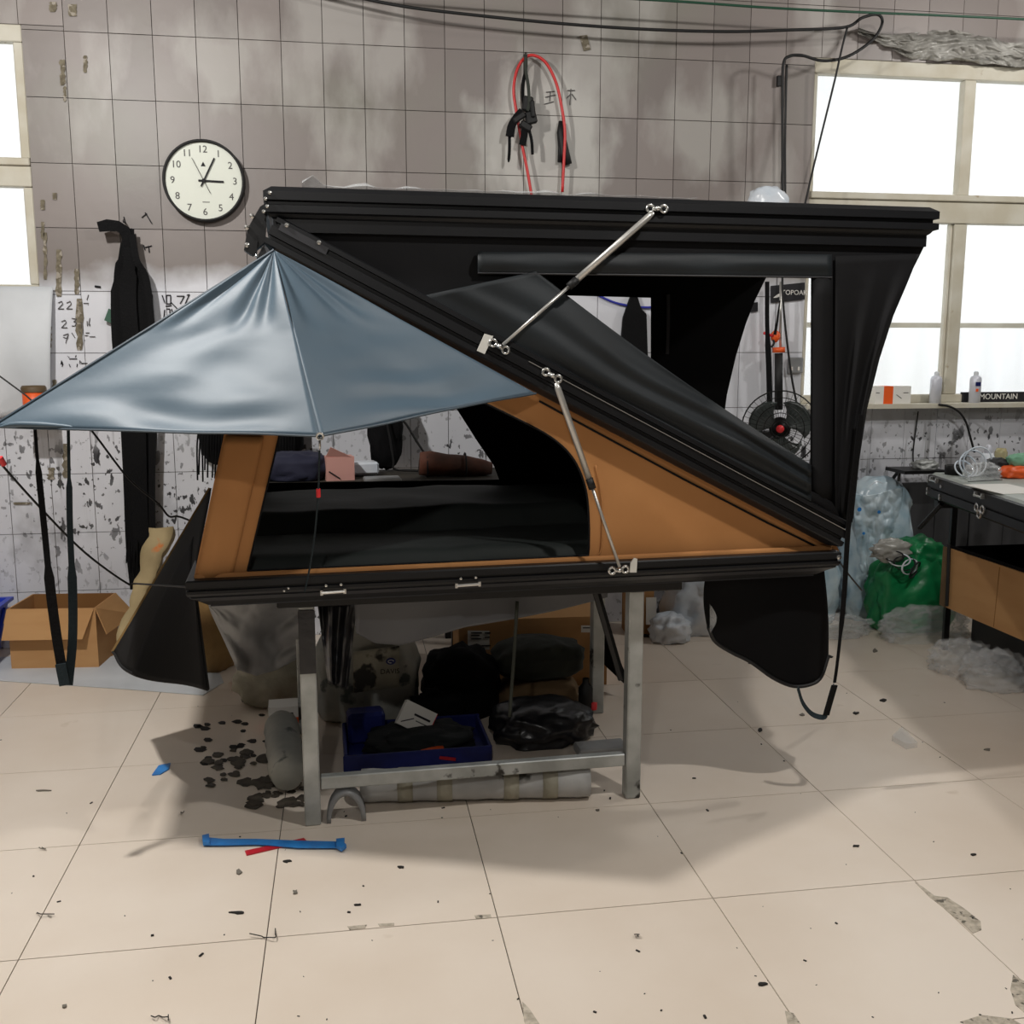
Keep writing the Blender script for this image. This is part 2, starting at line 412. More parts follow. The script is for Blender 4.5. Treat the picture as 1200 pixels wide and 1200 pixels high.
def floor_material():
    m = mat('floor_tile', rgb(238, 225, 210), 0.32, c2=rgb(229, 214, 197), scale=1.7, c3=rgb(204, 186, 164), s3=3.2, t3=0.7)
    nt = m.node_tree
    geo = nt.nodes.new('ShaderNodeNewGeometry')
    for n in nt.nodes:
        if n.type == 'MAPPING': nt.links.new(geo.outputs['Position'], n.inputs['Vector'])
    rn = nt.nodes.new('ShaderNodeTexNoise'); rn.inputs['Scale'].default_value = 5; rn.inputs['Detail'].default_value = 5
    nt.links.new(geo.outputs['Position'], rn.inputs['Vector'])
    mr = nt.nodes.new('ShaderNodeMapRange'); mr.inputs['To Min'].default_value = 0.24; mr.inputs['To Max'].default_value = 0.55
    nt.links.new(rn.outputs['Fac'], mr.inputs['Value']); nt.links.new(mr.outputs[0], nt.nodes['Principled BSDF'].inputs['Roughness'])
    return m
M['floor_tile'] = floor_material()

# ------------------------------------------------------------------ the room
WY = 5.30                                   # face of the back wall
WR = (2.455, 4.75, 1.185, 2.975)            # right window hole x0,x1,z0,z1
WL = (-2.9, -1.43, 1.74, 2.955)             # left window hole
X0, X1, Y0, ZC = -3.3, 5.2, -3.4, 3.6

fb = B(); box(fb, ((X0+X1)/2, (Y0+WY+0.2)/2, -0.06), (X1-X0, WY+0.2-Y0, 0.112))
floor = struct(build('floor', fb, M['grout']), 'cream polished square floor tiles scattered with workshop scraps')
tb = B(); box(tb, (0, 0, -0.003), (0.5936, 0.5936, 0.006))
tile0 = build('tile', tb, M['floor_tile']); first = True
for i in range(-4, 8):
    for j in range(-7, 5):
        x, y = -0.83+0.5965*i+0.298, 2.48+0.5965*j+0.298
        if y > 5.3: continue
        o = tile0 if first else tile0.copy()
        if not first: COL.objects.link(o)
        first = False
        o.location = (x, y, 0); adopt(o, floor)

# back wall backing built around the two window holes
wb = B()
def wseg(x0, x1, z0, z1): box(wb, ((x0+x1)/2, WY+0.118, (z0+z1)/2), (x1-x0, 0.22, z1-z0))
wseg(X0, WL[0], 0, ZC); wseg(WL[0], WL[1], 0, WL[2]); wseg(WL[0], WL[1], WL[3], ZC)
wseg(WL[1], WR[0], 0, ZC); wseg(WR[0], WR[1], 0, WR[2]); wseg(WR[0], WR[1], WR[3], ZC); wseg(WR[1], X1, 0, ZC)
wall = struct(build('wall_back', wb, M['mortar']), 'grimy grey glazed wall tiles with whitewashed lower courses')
TWD, THT = 0.1964, 0.2945
tmesh = {}
nt_ = 0
def wtile(x0, x1, z0, z1):
    global nt_
    g = 0.0016
    key = (round(x1-x0, 3), round(z1-z0, 3))
    if key not in tmesh:
        b_ = B(); hw, hh = (x1-x0)/2-g, (z1-z0)/2-g
        box(b_, (0, 0.002, 0), (2*hw, 0.012, 2*hh)); o = build('tile', b_, M['wall_tile']); tmesh[key] = o.data
    else:
        o = bpy.data.objects.new('tile', tmesh[key]); COL.objects.link(o)
    rr = random.Random(nt_)
    o.location = ((x0+x1)/2, WY+0.004-rr.random()*0.0015, (z0+z1)/2)
    o.rotation_euler = ((rr.random()-0.5)*0.006, 0, (rr.random()-0.5)*0.006)
    adopt(o, wall); nt_ += 1
for i in range(-4, 26):
    for j in range(-9, 3):
        x0 = -1.047+TWD*i; x1 = x0+TWD; z0 = 2.64+THT*j; z1 = z0+THT
        z0 = max(z0, 0.0)
        if z1-z0 < 0.05 or z0 > 3.25: continue
        # cut the two windows out of the tile
        pieces = [(x0, x1, z0, z1)]
        for (a, b_, c, d) in (WL, WR):
            nxt = []
            for (p0, p1, q0, q1) in pieces:
                if p1 <= a or p0 >= b_ or q1 <= c or q0 >= d: nxt.append((p0, p1, q0, q1)); continue
                if q1 > d: nxt.append((p0, p1, d, q1))
                if q0 < c: nxt.append((p0, p1, q0, c))
                m0, m1 = max(q0, c), min(q1, d)
                if p0 < a: nxt.append((p0, a, m0, m1))
                if p1 > b_: nxt.append((b_, p1, m0, m1))
            pieces = nxt
        for q in pieces:
            if q[1]-q[0] > 0.012 and q[3]-q[2] > 0.012: wtile(*q)
cb = B(); box(cb, ((X0+X1)/2, (Y0+WY)/2, ZC+0.06), (X1-X0, WY-Y0, 0.12)); struct(build('ceiling', cb, M['ceiling_paint']))
lb = B(); box(lb, (X0-0.06, (Y0+WY)/2, ZC/2), (0.12, WY-Y0+0.4, ZC)); struct(build('wall_left', lb, M['ceiling_paint']))
rb = B(); box(rb, (X1+0.06, (Y0+WY)/2, ZC/2), (0.12, WY-Y0+0.4, ZC)); struct(build('wall_right', rb, M['ceiling_paint']))

fb2 = B(); box(fb2, ((X0+X1)/2, Y0-0.06, ZC/2), (X1-X0, 0.12, ZC)); struct(build('wall_front', fb2, M['ceiling_paint']))

# windows: frame, panes; translucent corrugated sheeting outside
M['pane'] = mat('pane', rgb(250, 252, 248), 0.35, alpha=0.12, spec=0.2)
def window(name, hole, mullions, trans, label):
    x0, x1, z0, z1 = hole
    r = empty(name, ((x0+x1)/2, WY, z0)); struct(r, label)
    yf = WY+0.03
    def bar(xa, xb, za, zb, nm='frame_bar', dep=0.06, y=yf):
        b_ = B(); box(b_, ((xa+xb)/2, y, (za+zb)/2), (xb-xa, dep, zb-za)); bevel(b_, 0.004); build(nm, b_, M['frame_cream'], r)
    fw = 0.042
    za, zb = trans
    bar(x0, x1, z1-0.075, z1); bar(x0, x1, z0, z0+0.045)
    bar(x0, x0+0.022, z0+0.046, za-0.001, dep=0.05); bar(x0, x0+0.022, zb+0.005, z1-0.076, dep=0.05); bar(x1-fw, x1, z0+0.046, za-0.001, dep=0.05); bar(x1-fw, x1, zb+0.005, z1-0.076, dep=0.05)
    bar(x0, x1, za, zb-0.031, 'transom', 0.07); bar(x0, x1, zb-0.03, zb+0.004, 'transom_ledge', 0.10)
    for m_ in mullions:
        bar(m_-0.033, m_+0.033, zb+0.005, z1-0.076, 'mullion', 0.056); bar(m_-0.036, m_+0.036, z0+0.046, za-0.001, 'mullion', 0.056)
        bar(m_-0.052, m_-0.037, z0+0.046, za-0.001, 'sash_rail', 0.04, yf+0.01)
    xs = [x0]+list(mullions)+[x1]
    for a, c in zip(xs, xs[1:]):
        for lo, hi in ((z0, za), (zb, z1)):
            b_ = B(); box(b_, ((a+c)/2, yf+0.012, (lo+hi)/2), (c-a-0.02, 0.005, hi-lo-0.01)); build('pane', b_, M['pane'], r)
    return r
window('window_1', WR, [3.345], (2.155, 2.30), 'large cream framed window on the right behind the tent')
window('window_2', WL, [-2.1], (2.235, 2.36), 'cream framed window cut by the left edge')
sb = B(); box(sb, ((WR[0]+WR[1])/2, WY-0.015, WR[2]-0.012), (WR[1]-WR[0]+0.04, 0.22, 0.024)); struct(build('trim_1', sb, M['frame_cream']), 'window sill ledge')
def corr(name, x0, x1, z0, z1, y):
    b_ = patch(lambda u, v: Vector((x0+(x1-x0)*u, y+0.018*math.sin((x0+(x1-x0)*u)*2*math.pi/0.22), z0+(z1-z0)*v)), int((x1-x0)/0.02), 1)
    solid(b_, 0.003, (0, 1, 0)); o = build(name, b_, M['outside_sheet'], smooth=True); struct(o, 'pale translucent corrugated sheeting outside the window'); return o
corr('trim_2', 1.9, 6.5, 0.7, 3.6, WY+0.55); corr('trim_3', -4.6, -0.9, 1.2, 3.6, WY+0.55)
for z in (1.62,):
    b_ = B(); box(b_, (4.2, WY+0.48, z), (4.6, 0.03, 0.03)); struct(build('trim_4', b_, M['frame_cream']), 'horizontal rail outside the window')

# ceiling lamps (housing, glowing dish, cord) carrying the real lights
for k, (x, y, z, wt, r) in enumerate(LAMPS):
    t = thing('pendant_lamp', ['bare pendant lamp hanging above the camera', 'bare pendant lamp over the front floor',
              'bare pendant lamp above the blue awning', 'bare pendant lamp above the right bench'][k], 'lamp', (x, y, z), 'workshop pendant lamps')
    b_ = B(); lathe(b_, [(0.02, 0.16), (0.05, 0.14), (0.06, 0.05), (0.16, 0.03), (0.17, 0.02), (0.15, 0.022), (0.0, 0.03)], (x, y, z), n=24); build('housing', b_, M['black_steel'], t, True)
    b_ = B(); tube(b_, [(x, y, z+0.15), (x, y, ZC)], 0.006, 6); build('cord', b_, M['rubber'], t)
    ld = bpy.data.lights.new('bulb', 'POINT'); ld.energy = wt; ld.color = (1.0, 0.97, 0.93); ld.shadow_soft_size = r
    lo = bpy.data.objects.new('bulb', ld); COL.objects.link(lo); lo.location = (x, y, z-0.06); adopt(lo, t)

# ------------------------------------------------------------------ the rooftop tent
TWI = 1.10
tent = thing('rooftop_tent', 'black folding rooftop tent with orange side wall and blue-grey awning on steel table', 'tent', tw(0.25, 0.55, 0.745))
def P2(l, t): return [tp(u, v, t) for u, v in l]
def fabric_wall(name, outer, holes, m, th=0.004):
    b_ = B(); poly(b_, outer, holes); solid(b_, th, TN); return build(name, b_, m, tent)

# base tray
b_ = B(); loft(b_, tw, -0.757, 1.262, 0, TWI, [(0.758, 0.055), (0.797, 0.004), (0.803, 0.0), (0.811, 0.0), (0.813, 0.008), (0.818, 0.008), (0.820, 0.0), (0.838, 0.0), (0.842, 0.004), (0.842, 0.03)])
tray = build('base_tray', b_, M['shell'], tent)
b_ = B(); loft(b_, tw, -0.757, 1.262, 0, TWI, [(0.752, 0.06), (0.757, 0.061), (0.790, 0.009), (0.792, 0.012)])
build('lower_skirt', b_, M['shell_grey'], tent)
for (a, c) in (((377, 695), (404, 693)), ((535, 686.5), (562, 684.5))):
    p, q = tp(*a, -0.012), tp(*c, -0.012)
    b_ = B(); tube(b_, [p, q], 0.0045, 8); h = build('catch_bar', b_, M['silver'], tent)
    for e in (p, q):
        b_ = B(); box(b_, e+TN*0.006, (0.008, 0.016, 0.014), TA); build('bar_mount', b_, M['chrome'], h)
    for k in (-0.3, 0.35):
        b_ = B(); c_ = p.lerp(q, 0.5+k)+Vector((0, 0, 0.02))+TN*0.008; lathe(b_, [(0.004, 0), (0.004, 0.005), (0.0, 0.006)], c_, -TN, 8); build('bolt', b_, M['chrome'], h)
for (u, v) in ((338, 689), (333, 692)):
    b_ = B(); lathe(b_, [(0.003, 0), (0.003, 0.005), (0.0, 0.006)], tp(u, v, 0.0), -TN, 8); build('bolt', b_, M['chrome'], tent)
b_ = B(); lathe(b_, [(0.008, -0.004), (0.008, 0.004), (0.0, 0.006)], tp(983, 653, 0.0), -TN, 10); build('corner_screw', b_, M['chrome'], tent)

# middle panel (sloping)
MD = Vector((0.889, 0, -0.458)); MN = Vector((0.458, 0, 0.889)); MP = (-0.515, 1.757)
def mf(s, t, z):
    return tw(MP[0]+MD.x*s+MN.x*z, t, MP[1]+MD.z*s+MN.z*z)
b_ = B(); loft(b_, mf, 0.0, 1.985, -0.012, TWI, [(0.0, 0.03), (0.012, 0.004), (0.016, 0.0), (0.030, 0.0), (0.032, 0.010), (0.040, 0.010), (0.042, 0.0), (0.066, 0.0), (0.068, 0.012), (0.078, 0.012), (0.080, 0.004), (0.092, 0.004), (0.097, 0.02)])
mid = build('middle_panel', b_, M['shell'], tent)
b_ = B(); ribbon(b_, [mf(0.8, -0.014, 0.0665), mf(1.975, -0.014, 0.0665)], 0.0018, 0.004, MN); build('edge_trim', b_, M['silver'], mid)
b_ = B(); ribbon(b_, [mf(0.02, -0.013, 0.072), mf(0.16, -0.013, 0.072)], 0.02, 0.006, MN); cp = build('rail_joiner', b_, M['shell_grey'], mid)
for s_ in (0.035, 0.13):
    b_ = B(); lathe(b_, [(0.006, 0), (0.006, 0.006), (0, 0.008)], mf(s_, -0.014, 0.083), -TN, 10); build('bolt', b_, M['chrome'], cp)

# roof panel
b_ = B(); loft(b_, tw, -0.505, 1.53, -0.012, TWI, [(1.800, 0.024), (1.834, 0.024), (1.838, 0.018), (1.846, 0.012), (1.850, 0.0), (1.868, 0.0), (1.871, 0.013), (1.879, 0.013), (1.882, 0.0), (1.904, 0.0), (1.919, 0.022)])
roof = build('roof_panel', b_, M['shell'], tent)
b_ = B(); ribbon(b_, [tw(0.2, 0.006, 1.846), tw(1.49, 0.006, 1.846)], 0.003, 0.004, (0, 0, 1)); build('edge_trim', b_, M['shell_grey'], roof)
b_ = B(); ribbon(b_, [tw(0.85, 0.03, 1.817), tw(1.44, 0.03, 1.815)], 0.004, 0.006, (0, 0, 1)); build('drip_trim', b_, M['shell_grey'], roof)
b_ = patch(lambda u, v: tw(-0.40+1.15*u, 0.03+0.5*v, 1.921+0.018*math.sin(math.pi*min(1, v*4+0.15))*(0.75+nz((u*16, v*5, 0), 1.0, 3))+(0.03*max(0, 1-abs(u-0.02)*40))*(1-v)), 40, 14)
solid(b_, 0.001, (0, 0, 1)); build("protective_film", b_, M["film"], roof, True)
# hinge plates on the left end
for (t_, dz) in ((0.035, 0.0), (0.93, 0.0)):
    b_ = B()
    pr = [(-0.515, 1.868), (-0.50, 1.878), (-0.50, 1.83), (-0.505, 1.775), (-0.545, 1.74), (-0.562, 1.752), (-0.55, 1.81)]
    prism(b_, [tw(s_, t_, z_) for s_, z_ in pr], TN*0.05); h = build('hinge_plate', b_, M['black_steel'], tent)
    for (s_, z_) in ((-0.537, 1.842), (-0.552, 1.812), (-0.553, 1.765)):
        b_ = B(); lathe(b_, [(0.007, 0), (0.007, 0.006), (0.0, 0.009)], tw(s_, t_-0.001, z_), -TN, 10); build('bolt', b_, M['chrome'], h)
b_ = B(); prism(b_, P2([(293, 285), (302, 282), (301, 296), (296, 300), (291, 296)], 0.02), TN*0.03); build('hinge_stop', b_, M['black_steel'], tent)
for (u, v) in ((316, 226), (311, 233), (313, 242), (309, 248)):
    b_ = B(); lathe(b_, [(0.005, 0), (0.005, 0.006), (0.0, 0.008)], tp(u, v, -0.014), -TN, 8); build('bolt', b_, M['chrome'], roof)

# lower front wall in orange with the arched doorway
arch = catmull([Vector((q[0], q[1], 0)) for q in [(690, 651), (690, 610), (686, 572), (672, 538), (645, 512), (600, 488), (540, 459), (470, 424), (400, 389)]], 5)
hole = [(290, 669)]+[(q.x, q.y) for q in arch]+[(366, 372), (362, 364), (354, 396)]
outer = [(226, 682), (600, 664), (985, 648), (978, 636), (900, 598), (700, 492), (520, 397), (322, 300), (309, 298), (286, 400), (262, 512)]
front = fabric_wall('front_wall', P2(outer, 0.05), [P2(hole, 0.05)], M['orange_fabric'])
b_ = B(); tube(b_, P2([(290, 669)]+[(q.x, q.y) for q in arch], 0.046), 0.0035, 6); build('door_piping', b_, M['black_fabric'], front)
b_ = B(); tube(b_, P2([(366, 372), (345, 435), (327, 512), (308, 592), (290, 669)], 0.046), 0.003, 6); build('door_piping', b_, M['black_fabric'], front)
b_ = B(); tube(b_, P2([(632, 470), (700, 507), (800, 561), (900, 613), (962, 643)], 0.046), 0.0035, 6); build('seam_piping', b_, M['black_fabric'], front)
def strip(u, v):
    a = Vector((229+35*v, 683-172*v, 0)); c = Vector((272+37*v, 676-164*v, 0))
    q = a.lerp(c, u); return tp(q.x, q.y, 0.043-0.012*math.sin(math.pi*u)*(0.6+0.6*nz((u*2, v*3, 0), 1)))
b_ = patch(strip, 8, 16); solid(b_, 0.003, TN); build('corner_fold', b_, M['orange_fabric'], front, True)
b_ = B(); tube(b_, catmull(P2([(700, 652), (705, 640), (706, 600), (703, 570), (698, 545)], 0.045), 4), 0.0025, 5); build('seam_fold', b_, M['orange_fabric'], front, True)
def sk(u, v):
    q = Vector((228, 684, 0)).lerp(Vector((975, 650, 0)), u); return tp(q.x, q.y-11*v, 0.040+0.008*math.sin(u*70)*v*nz((u*9, 0, 0), 1)-0.006*math.sin(math.pi*v))
b_ = patch(sk, 90, 4); solid(b_, 0.003, TN); build('sill_binding', b_, M['orange_fabric'], front, True)

# lower rear wall: dark lining, with its doorway seen through the tent
rout = [tw(-0.72, 1.06, 0.84), tw(1.22, 1.06, 0.84), tw(1.20, 1.06, 0.89), tw(-0.46, 1.06, 1.75), tw(-0.52, 1.06, 1.75)]
rhole = P2([(312, 566), (585, 562), (579, 546), (560, 518), (537, 482), (505, 440), (430, 395), (372, 386), (350, 440)], 1.06)
fabric_wall('rear_wall', rout, [rhole], M['inner_black'])
# mattress in two cushions
def cushion(name, t0, t1, z0, z1, s0, s1, m, seed):
    def fn(u, v):
        s_ = s0+(s1-s0)*u; t_ = t0+(t1-t0)*v
        e = min(min(u, 1-u)*(s1-s0), min(v, 1-v)*(t1-t0)); k = min(1, e/0.05)
        z = z0+(z1-z0)*math.sqrt(max(0, 1-(1-k)**2))+0.010*nz((s_*2.2, t_*3, 0), 1.6, seed)*k+0.006*nz((s_*7, t_*2, 0), 1.0, seed)
        return tw(s_, t_+0.012*nz((s_*4, 0, 0), 1.5, seed)*(1-k), z)
    b_ = patch(fn, 70, 26); solid(b_, 0.02, (0, 0, -1)); return build(name, b_, m, tent, True)
cushion('mattress_front', 0.085, 0.47, 0.845, 0.885, -0.68, 0.62, M['mattress'], 2)
cushion('mattress_rear', 0.455, 1.04, 0.845, 0.955, -0.70, 0.90, M['mattress'], 5)

# upper front wall in black, with its window
uo = [(322, 285), (330, 258), (700, 268), (1084, 287), (1075, 305), (1060, 335), (1046, 370), (1030, 420), (1015, 480), (1006, 540), (1001, 590), (999, 612), (986, 612), (900, 562), (700, 452), (500, 357)]
uh = [(636, 322), (951, 326), (950, 585), (935, 576)]
upper = fabric_wall('upper_front_wall', P2(uo, 0.03), [P2(uh, 0.03)], M['black_fabric'])
def strip2(u, v):
    q = Vector((560+415*u, 0, 0)); y = 295+3*u+(25+2*u)*v
    return tp(q.x, y, 0.018-0.016*math.sin(math.pi*min(1, v*1.1))*(0.7+0.5*nz((u*5, v, 0), 1.3))-0.004*v)
b_ = patch(strip2, 60, 8); solid(b_, 0.003, TN); build('window_canopy', b_, M['teal_fabric'], upper, True)
b_ = B(); tube(b_, [strip2(i/40, 1.0) for i in range(41)], 0.0025, 5); build('canopy_hem', b_, M['shell_grey'], upper)
def post(u, v):
    return tp(952+24*u, 326+262*v, 0.022-0.012*math.sin(math.pi*u))
b_ = patch(post, 6, 12); solid(b_, 0.003, TN); build('window_jamb', b_, M['black_fabric'], upper, True)
def gather(u, v):
    a = Vector((979, 300, 0)).lerp(Vector((979, 606, 0)), v)
    cu = [(1077, 298), (1062, 335), (1047, 370), (1031, 420), (1016, 480), (1007, 540), (1000, 608)]
    k = v*(len(cu)-1); i = min(int(k), len(cu)-2); c = Vector((*cu[i], 0)).lerp(Vector((*cu[i+1], 0)), k-i)
    q = a.lerp(c, u)
    return tp(q.x, q.y, 0.016-0.012*math.sin(u*15+2*v)*min(1, v*2.5)*(0.6+nz((u*4, v*3, 1), 1)))
b_ = patch(gather, 40, 30); solid(b_, 0.003, TN); build('corner_gather', b_, M['black_fabric'], upper, True)
# the window flap, unzipped and drooping along the slope
def flap(u, v):
    top = Vector((628, 318, 0)).lerp(Vector((951, 545, 0)), u); top.y += 7*math.sin(math.pi*u)
    bot = Vector((470, 352, 0)).lerp(Vector((951, 592, 0)), u)
    q = top.lerp(bot, v)
    t_ = 0.012-0.028*math.sin(math.pi*v)*(0.5+0.6*u)+0.011*math.sin(v*17+u*2.5+2*nz((u*3, v*2, 0), 1.0))*(0.25+0.75*u)
    return tp(q.x, q.y, t_)
b_ = patch(flap, 60, 34); solid(b_, 0.003, TN); build('window_flap', b_, M['teal_fabric'], upper, True)
b_ = patch(lambda u, v: bil(tp(470, 350, 0.02), tp(985, 612, 0.02), tp(975, 588, 0.012), tp(520, 347, 0.015))(u, v)-TN*(0.01*math.sin(math.pi*v)), 20, 6)
solid(b_, 0.003, TN); build('slope_binding', b_, M['black_fabric'], upper, True)
# upper rear wall with the same flared right edge and a small window
rr_ = [tl(u, v) for u, v in uo]
ro = [tw(s_, 1.06, z_) for s_, z_ in rr_]
rh = P2([(655, 346), (763, 349), (763, 425), (655, 425)], 1.06)
fabric_wall('upper_rear_wall', ro, [rh], M['inner_black'])
b_ = B(); ribbon(b_, P2([(783, 345), (783, 380), (782, 415)], 1.05), 0.014, 0.004, TS); build('zip_tape', b_, M['shell_grey'], tent)
# lining of roof underside and of the sloping panel
b_ = B(); loft(b_, tw, -0.42, 1.44, 0.06, 1.04, [(1.800, 0), (1.808, 0)]); build('roof_lining', b_, M['inner_black'], tent)

# awning: apex on the slope's upper end, near corner held by a line to the tray, left corner on a guy
AA = tp(321, 293, -0.016); AE = tp(628, 461, -0.014); AN = tp(375, 511, -0.36); AL = tp(-10, 500, -0.02)
AAr = mf(0.0, 1.05, 0.0); ALr = AL+TN*1.05
def tri(A, Bq, C, n=26, wr=1.0, seed=0):
    nrm = (Bq-A).cross(C-A).normalized()
    if nrm.dot(CAM-A) < 0: nrm = -nrm
    def fn(u, v):
        e = Bq.lerp(C, u); p = A.lerp(e, v)
        sag = -0.018*wr*math.sin(math.pi*v)*math.sin(math.pi*u)
        fold = 0.013*wr*math.sin(u*21+3*nz((u*3, seed, 0), 1))*max(0, 1-v*2.2)*v*4
        q = 0.016*wr*nz((u*2.2, v*5, seed), 1.5)*math.sin(math.pi*u)*v
        hem = 0.010*wr*math.sin(v*34+1.5*math.sin(u*7))*max(0, v-0.68)*2.4*math.sin(math.pi*u)
        return p+nrm*(sag+fold+q+hem)
    return fn
for nm, fn in (('awning_left_panel', tri(AA, AL, AN, seed=1)), ('awning_right_panel', tri(AA, AN, AE, seed=4, wr=0.55))):
    b_ = patch(fn, 48, 48); bmesh.ops.remove_doubles(b_, verts=b_.verts, dist=1e-5); solid(b_, 0.0025, (0, 1, -0.3)); build(nm, b_, M['awning'], tent, True)
    b_ = B(); tube(b_, [fn(i/48, 1.0) for i in range(49)], 0.0035, 6); build('awning_hem', b_, M['awning_hem'], tent)
b_ = patch(lambda u, v: bil(AA, AL, ALr, AAr)(u, v)+Vector((0, 0, -0.03*math.sin(math.pi*u)*math.sin(math.pi*v))), 14, 14); solid(b_, 0.0025, (0, 0, -1)); build('awning_end_panel', b_, M['awning'], tent, True)
b_ = B(); tube(b_, [AA.lerp(AL, i/10) for i in range(11)], 0.004, 6); build('awning_edge', b_, M['awning_hem'], tent)
# fold of hem at the left tip
b_ = B(); tube(b_, catmull([tp(-8, 502, -0.05), tp(20, 497, -0.06), tp(70, 499, -0.09), tp(120, 505, -0.12)], 5), [0.003]*3+[0.005, 0.007]+[0.008]*4+[0.007, 0.006, 0.005, 0.004, 0.003, 0.002, 0.001], 8); build('tip_fold', b_, M['awning'], tent, True)
b_ = B(); ring(b_, AN+Vector((0, -0.004, 0)), (0, 1, 0.2), 0.008, 0.003); build('eyelet', b_, M['chrome'], tent)
# line from the near corner down to the tray
LN = [AN, tp(374.5, 528, -0.27), tp(373, 575, -0.21), tp(369, 625, -0.12), tp(363, 665, -0.05), tp(357, 694, -0.012)]
b_ = B(); tube(b_, catmull(LN[1:], 5), 0.0026, 6); ln = build('tie_line', b_, M['webbing_grey'], tent)
b_ = B(); ring(b_, AN.lerp(LN[1], 0.5), (1, 0, 0), 0.014, 0.0024, 14); build('carabiner', b_, M['chrome'], ln)
b_ = B(); tube(b_, [LN[2]+Vector((0, 0, 0.006)), LN[2]-Vector((0, 0, 0.018))], 0.0062, 8); bevel(b_, 0.001); build('line_adjuster', b_, M['red_plastic'], ln)
# guy lines of the outer left corner
b_ = B(); tube(b_, catmull([tp(-30, 500, 0.0), tp(-6, 535, 0.1), tp(50, 598, 0.3), tp(100, 648, 0.5), tp(148, 683, 0.7), tp(160, 684, 0.7), tp(220, 688, 0.03)], 6), 0.0035, 6); g = build('guy_line', b_, M['rubber'], tent)
b_ = B(); tube(b_, [tp(0, 536, 0.1), tp(5, 545, 0.11)], 0.008, 8); build('line_adjuster', b_, M['red_plastic'], g)
b_ = B(); tube(b_, catmull([tp(70, 460, 1.0), tp(110, 508, 1.0), tp(150, 560, 1.0), tp(185, 590, 1.0), tp(198, 605, 1.0), tp(212, 606, 1.0), tp(250, 622, 1.03)], 5), 0.004, 6); build('guy_line', b_, M['rubber'], tent)
b_ = B(); tube(b_, [tp(-10, 435, 0.9), tp(0, 441, 0.9), tp(30, 463, 0.9), tp(60, 490, 0.9)], 0.003, 6); build('guy_line', b_, M['rubber'], tent)
# long strap looped below the awning (two runs meeting at the fold)
b_ = B(); ribbon(b_, catmull([tp(41, 500, 0.02), tp(44, 540, 0.02), tp(52, 620, 0.02), tp(59, 690, 0.02), tp(67, 750, 0.02), tp(76, 802, 0.015)], 5), [0.008]*6+[0.016]*8+[0.026]*12, 0.003, TS); st = build('strap', b_, M['webbing'], tent)
b_ = B(); ribbon(b_, catmull([tp(80, 500, 0.06), tp(81, 560, 0.06), tp(82, 620, 0.06), tp(85, 690, 0.06), tp(85, 750, 0.05), tp(80, 803, 0.02)], 5), [0.008]*6+[0.016]*8+[0.024]*12, 0.003, (TS+TN*0.4)); build('strap', b_, M['webbing_grey'], tent)
b_ = B(); ribbon(b_, [tp(71, 778, 0.012), tp(76, 803, 0.012)], 0.028, 0.006, TS); build('strap_end', b_, M['webbing_grey'], st)
# right-hand strap with its loop
b_ = B(); ribbon(b_, catmull([tp(1009, 486, -0.01), tp(1003, 540, -0.01), tp(994, 620, -0.015), tp(989, 700, -0.02), tp(982, 770, -0.02), tp(978, 800, -0.02)], 5), [0.024]*10+[0.02]*8+[0.012]*8, 0.003, TS+TN*0.3); st = build('strap', b_, M['webbing'], tent)
b_ = B(); ribbon(b_, catmull([tp(935, 806, 0.0), tp(941, 824, 0.0), tp(952, 837, 0.0), tp(966, 840, 0.0), tp(971, 828, 0.0), tp(977, 802, -0.01)], 5), 0.019, 0.003, TN*0.7+TS*0.5+Vector((0, 0, 0.5))); build('strap_loop', b_, M['webbing_grey'], st)
b_ = B(); ribbon(b_, [tp(968, 838, -0.006), tp(978, 803, -0.014)], 0.024, 0.006, TS+TN*0.3); build('strap_end', b_, M['webbing'], st)
b_ = B(); tube(b_, catmull([tp(985, 660, 0.0), tp(996, 675, 0.05), tp(1010, 692, 0.2)], 4), 0.003, 5); build('cord', b_, M['rubber'], tent)

# flaps hanging below the tray
RLO = [(q.x, q.y) for q in catmull([Vector((*q, 0)) for q in ((830, 735), (838, 752), (858, 765), (880, 776), (905, 794), (928, 804), (948, 803), (962, 794), (971, 768))], 5)]
def rflap(u, v):
    tops = Vector((828, 676, 0)).lerp(Vector((966, 668, 0)), u)
    lo_ = RLO
    k = u*(len(lo_)-1); i = min(int(k), len(lo_)-2); bt = Vector((*lo_[i], 0)).lerp(Vector((*lo_[i+1], 0)), k-i)
    q = tops.lerp(bt, v); q.x += -3*math.sin(math.pi*v)*(1-u)+4*u*math.sin(math.pi*v)*0.5
    return tp(q.x, q.y, 0.10+0.03*math.sin(u*7)*v)
b_ = patch(rflap, 36, 24); solid(b_, 0.012, TN); hf = build('hanging_flap', b_, M['inner_black'], tent, True)
b_ = B(); tube(b_, [rflap(i/36, 1.0) for i in range(37)], 0.006, 6); build('flap_piping', b_, M['rubber'], hf)
b_ = patch(lambda u, v: tp(832+8*math.sin(math.pi*v)*u, 708+34*v, 0.09-0.02*u), 4, 8); solid(b_, 0.002, TN); build('clear_edge', b_, M['film'], hf, True)
ltop = [tp(246, 572, 0.95), tp(243, 590, 0.8), tp(232, 645, 0.35), tp(228, 690, 0.03)]
lbot = [tp(132, 764, 0.85), tp(143, 782, 0.62), tp(188, 797, 0.32), tp(243, 809, 0.02)]
lcu, lcb = catmull(ltop, 8), catmull(lbot, 8)
